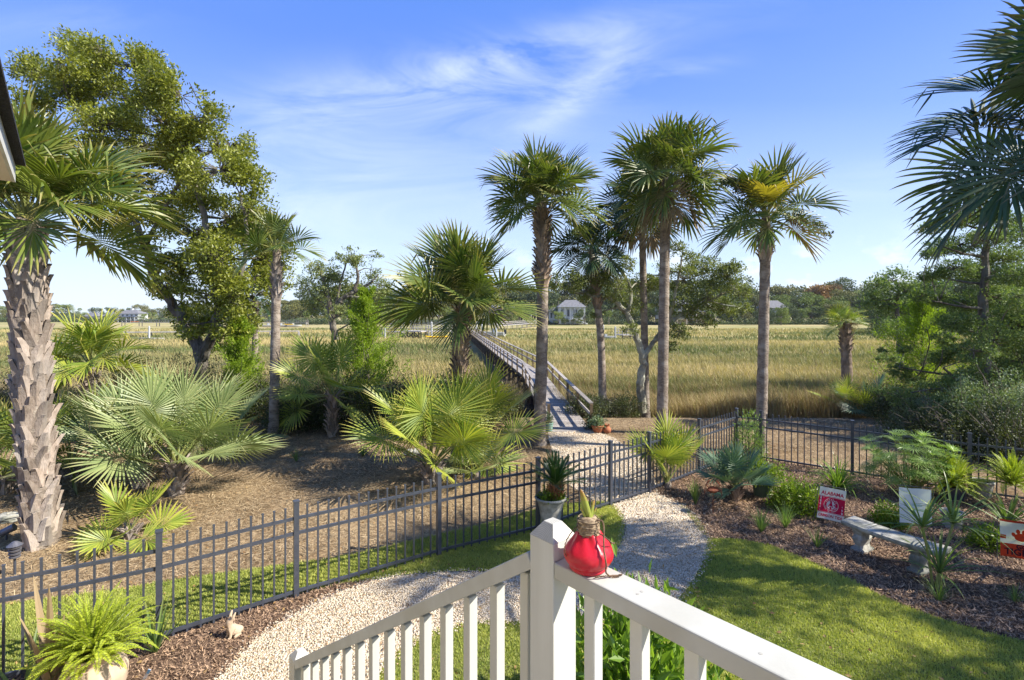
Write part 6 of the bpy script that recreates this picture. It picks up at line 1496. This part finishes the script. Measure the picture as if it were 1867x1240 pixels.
def hull(mb, L_, B_, H_, mi=0):
    n = 12; V = []
    for k in range(n):
        t = k/(n-1); hb = B_/2*(1-max(0, (t-.55)/.45)**2.2)*(.92+.08*min(1, t*4)); kz = H_*.55*max(0, (t-.6)/.4)**2; x = -L_/2+L_*t; top = H_*(1+.18*t)
        V += [[x, -hb, top], [x, -hb*.8, H_*.35+kz*.6], [x, 0, kz], [x, hb*.8, H_*.35+kz*.6], [x, hb, top]]
    F = [[k*5+q, k*5+q+1, k*5+q+6, k*5+q+5] for k in range(n-1) for q in range(4)]+[[k*5, k*5+5, k*5+9, k*5+4] for k in range(n-1)]; mb.add(V, F, mi); mb.add(V[:5], [[4, 3, 2, 1, 0]], mi)
def boat(label, px, d, z, L_, turn, ttop=True, name='motor_boat'):
    r = thing(name, label, 'boat', (X(px, d), d, z), turn); mb = MB(); hull(mb, L_, L_*.34, L_*.15); mb.build('hull', WP, r)
    mb = MB(); box(mb, (-.1*L_, 0, L_*.22), (L_*.12, L_*.12, L_*.13)); mb.build('console', WP, r)
    mb = MB(); box(mb, (-L_*.52, 0, L_*.17), (L_*.07, L_*.09, L_*.16)); mb.build('outboard_motor', GLASS, r)
    if ttop:
        mb = MB(); box(mb, (-.1*L_, 0, L_*.42), (L_*.28, L_*.24, .08))
        for a in (-1, 1):
            for b_ in (-1, 1): beam(mb, [-.1*L_+a*L_*.09, b_*L_*.08, L_*.17], [-.1*L_+a*L_*.11, b_*L_*.10, L_*.42-.05], .07, .07)
        mb.build('t_top', WP, r)
boat('white motor boat with a T top raised beside the end of the boardwalk', 895, 104, -.7, 5.8, 2.9)
boat('low white boat beside the boat lift right of the leaning palm', 1108, 99, -1.0, 3.4, .1, False)
for px, lb in ((492, 'dark hulled boat behind the slender palm, left one'), (515, 'grey boat near the shore behind the slender palm, middle one'), (537, 'pale boat near the shore right of the slender palm')):
    boat(lb, px, 196, -.9, 5.2, .2, False)
def kayak(label, px, d, L_, turn, m, z=-.85):
    r = MB(); n = 14; V = []
    for k in range(n):
        t = -1+2*k/(n-1); q = math.sqrt(max(0.01, 1-abs(t)**2.2)); V += [[t*L_/2, -.36*q, .25], [t*L_/2, 0, .02+.2*abs(t)**3], [t*L_/2, .36*q, .25], [t*L_/2, 0, .36+.1*abs(t)**3]]
    r.add(V, [[k*4+q, k*4+(q+1) % 4, k*4+4+(q+1) % 4, k*4+4+q] for k in range(n-1) for q in range(4)]); o = r.build('kayak', m, loc=(X(px, d), d, z)); o.rotation_euler = (0, 0, turn); tag(o, label, 'kayak')
YK = mat('yellow_plastic', (.75, .48, .02), (.70, .44, .02), rough=.4, bump=0)
kayak('long yellow kayak lying beside the dark dock platform', 797, 96, 4.4, .15, YK, z=-.65)
kayak('yellow kayak far away near the shore right of the slender palm', 527, 190, 3.4, 0, YK, z=.0)
kayak('orange kayak on the shore in front of the distant white house', 246, 335, 6.0, 0, mat('orange_plastic', (.7, .2, .03), (.65, .18, .03), bump=0), z=-.8)
# sea air: far trees fade slightly toward blue
hz = MB(); box(hz, (0, 180, 14.5), (1300, 620, 34)); hzo = kind(hz.build('haze', None), 'stuff')
hm = bpy.data.materials.new('haze_air'); hm.use_nodes = True; hm.node_tree.nodes.clear(); ho = nd(hm.node_tree, 'ShaderNodeOutputMaterial'); hv = nd(hm.node_tree, 'ShaderNodeVolumePrincipled')
hv.inputs['Color'].default_value = (.85, .92, 1, 1); hv.inputs['Density'].default_value = .00009; hm.node_tree.links.new(hv.outputs[0], ho.inputs['Volume']); hzo.data.materials.clear(); hzo.data.materials.append(hm)
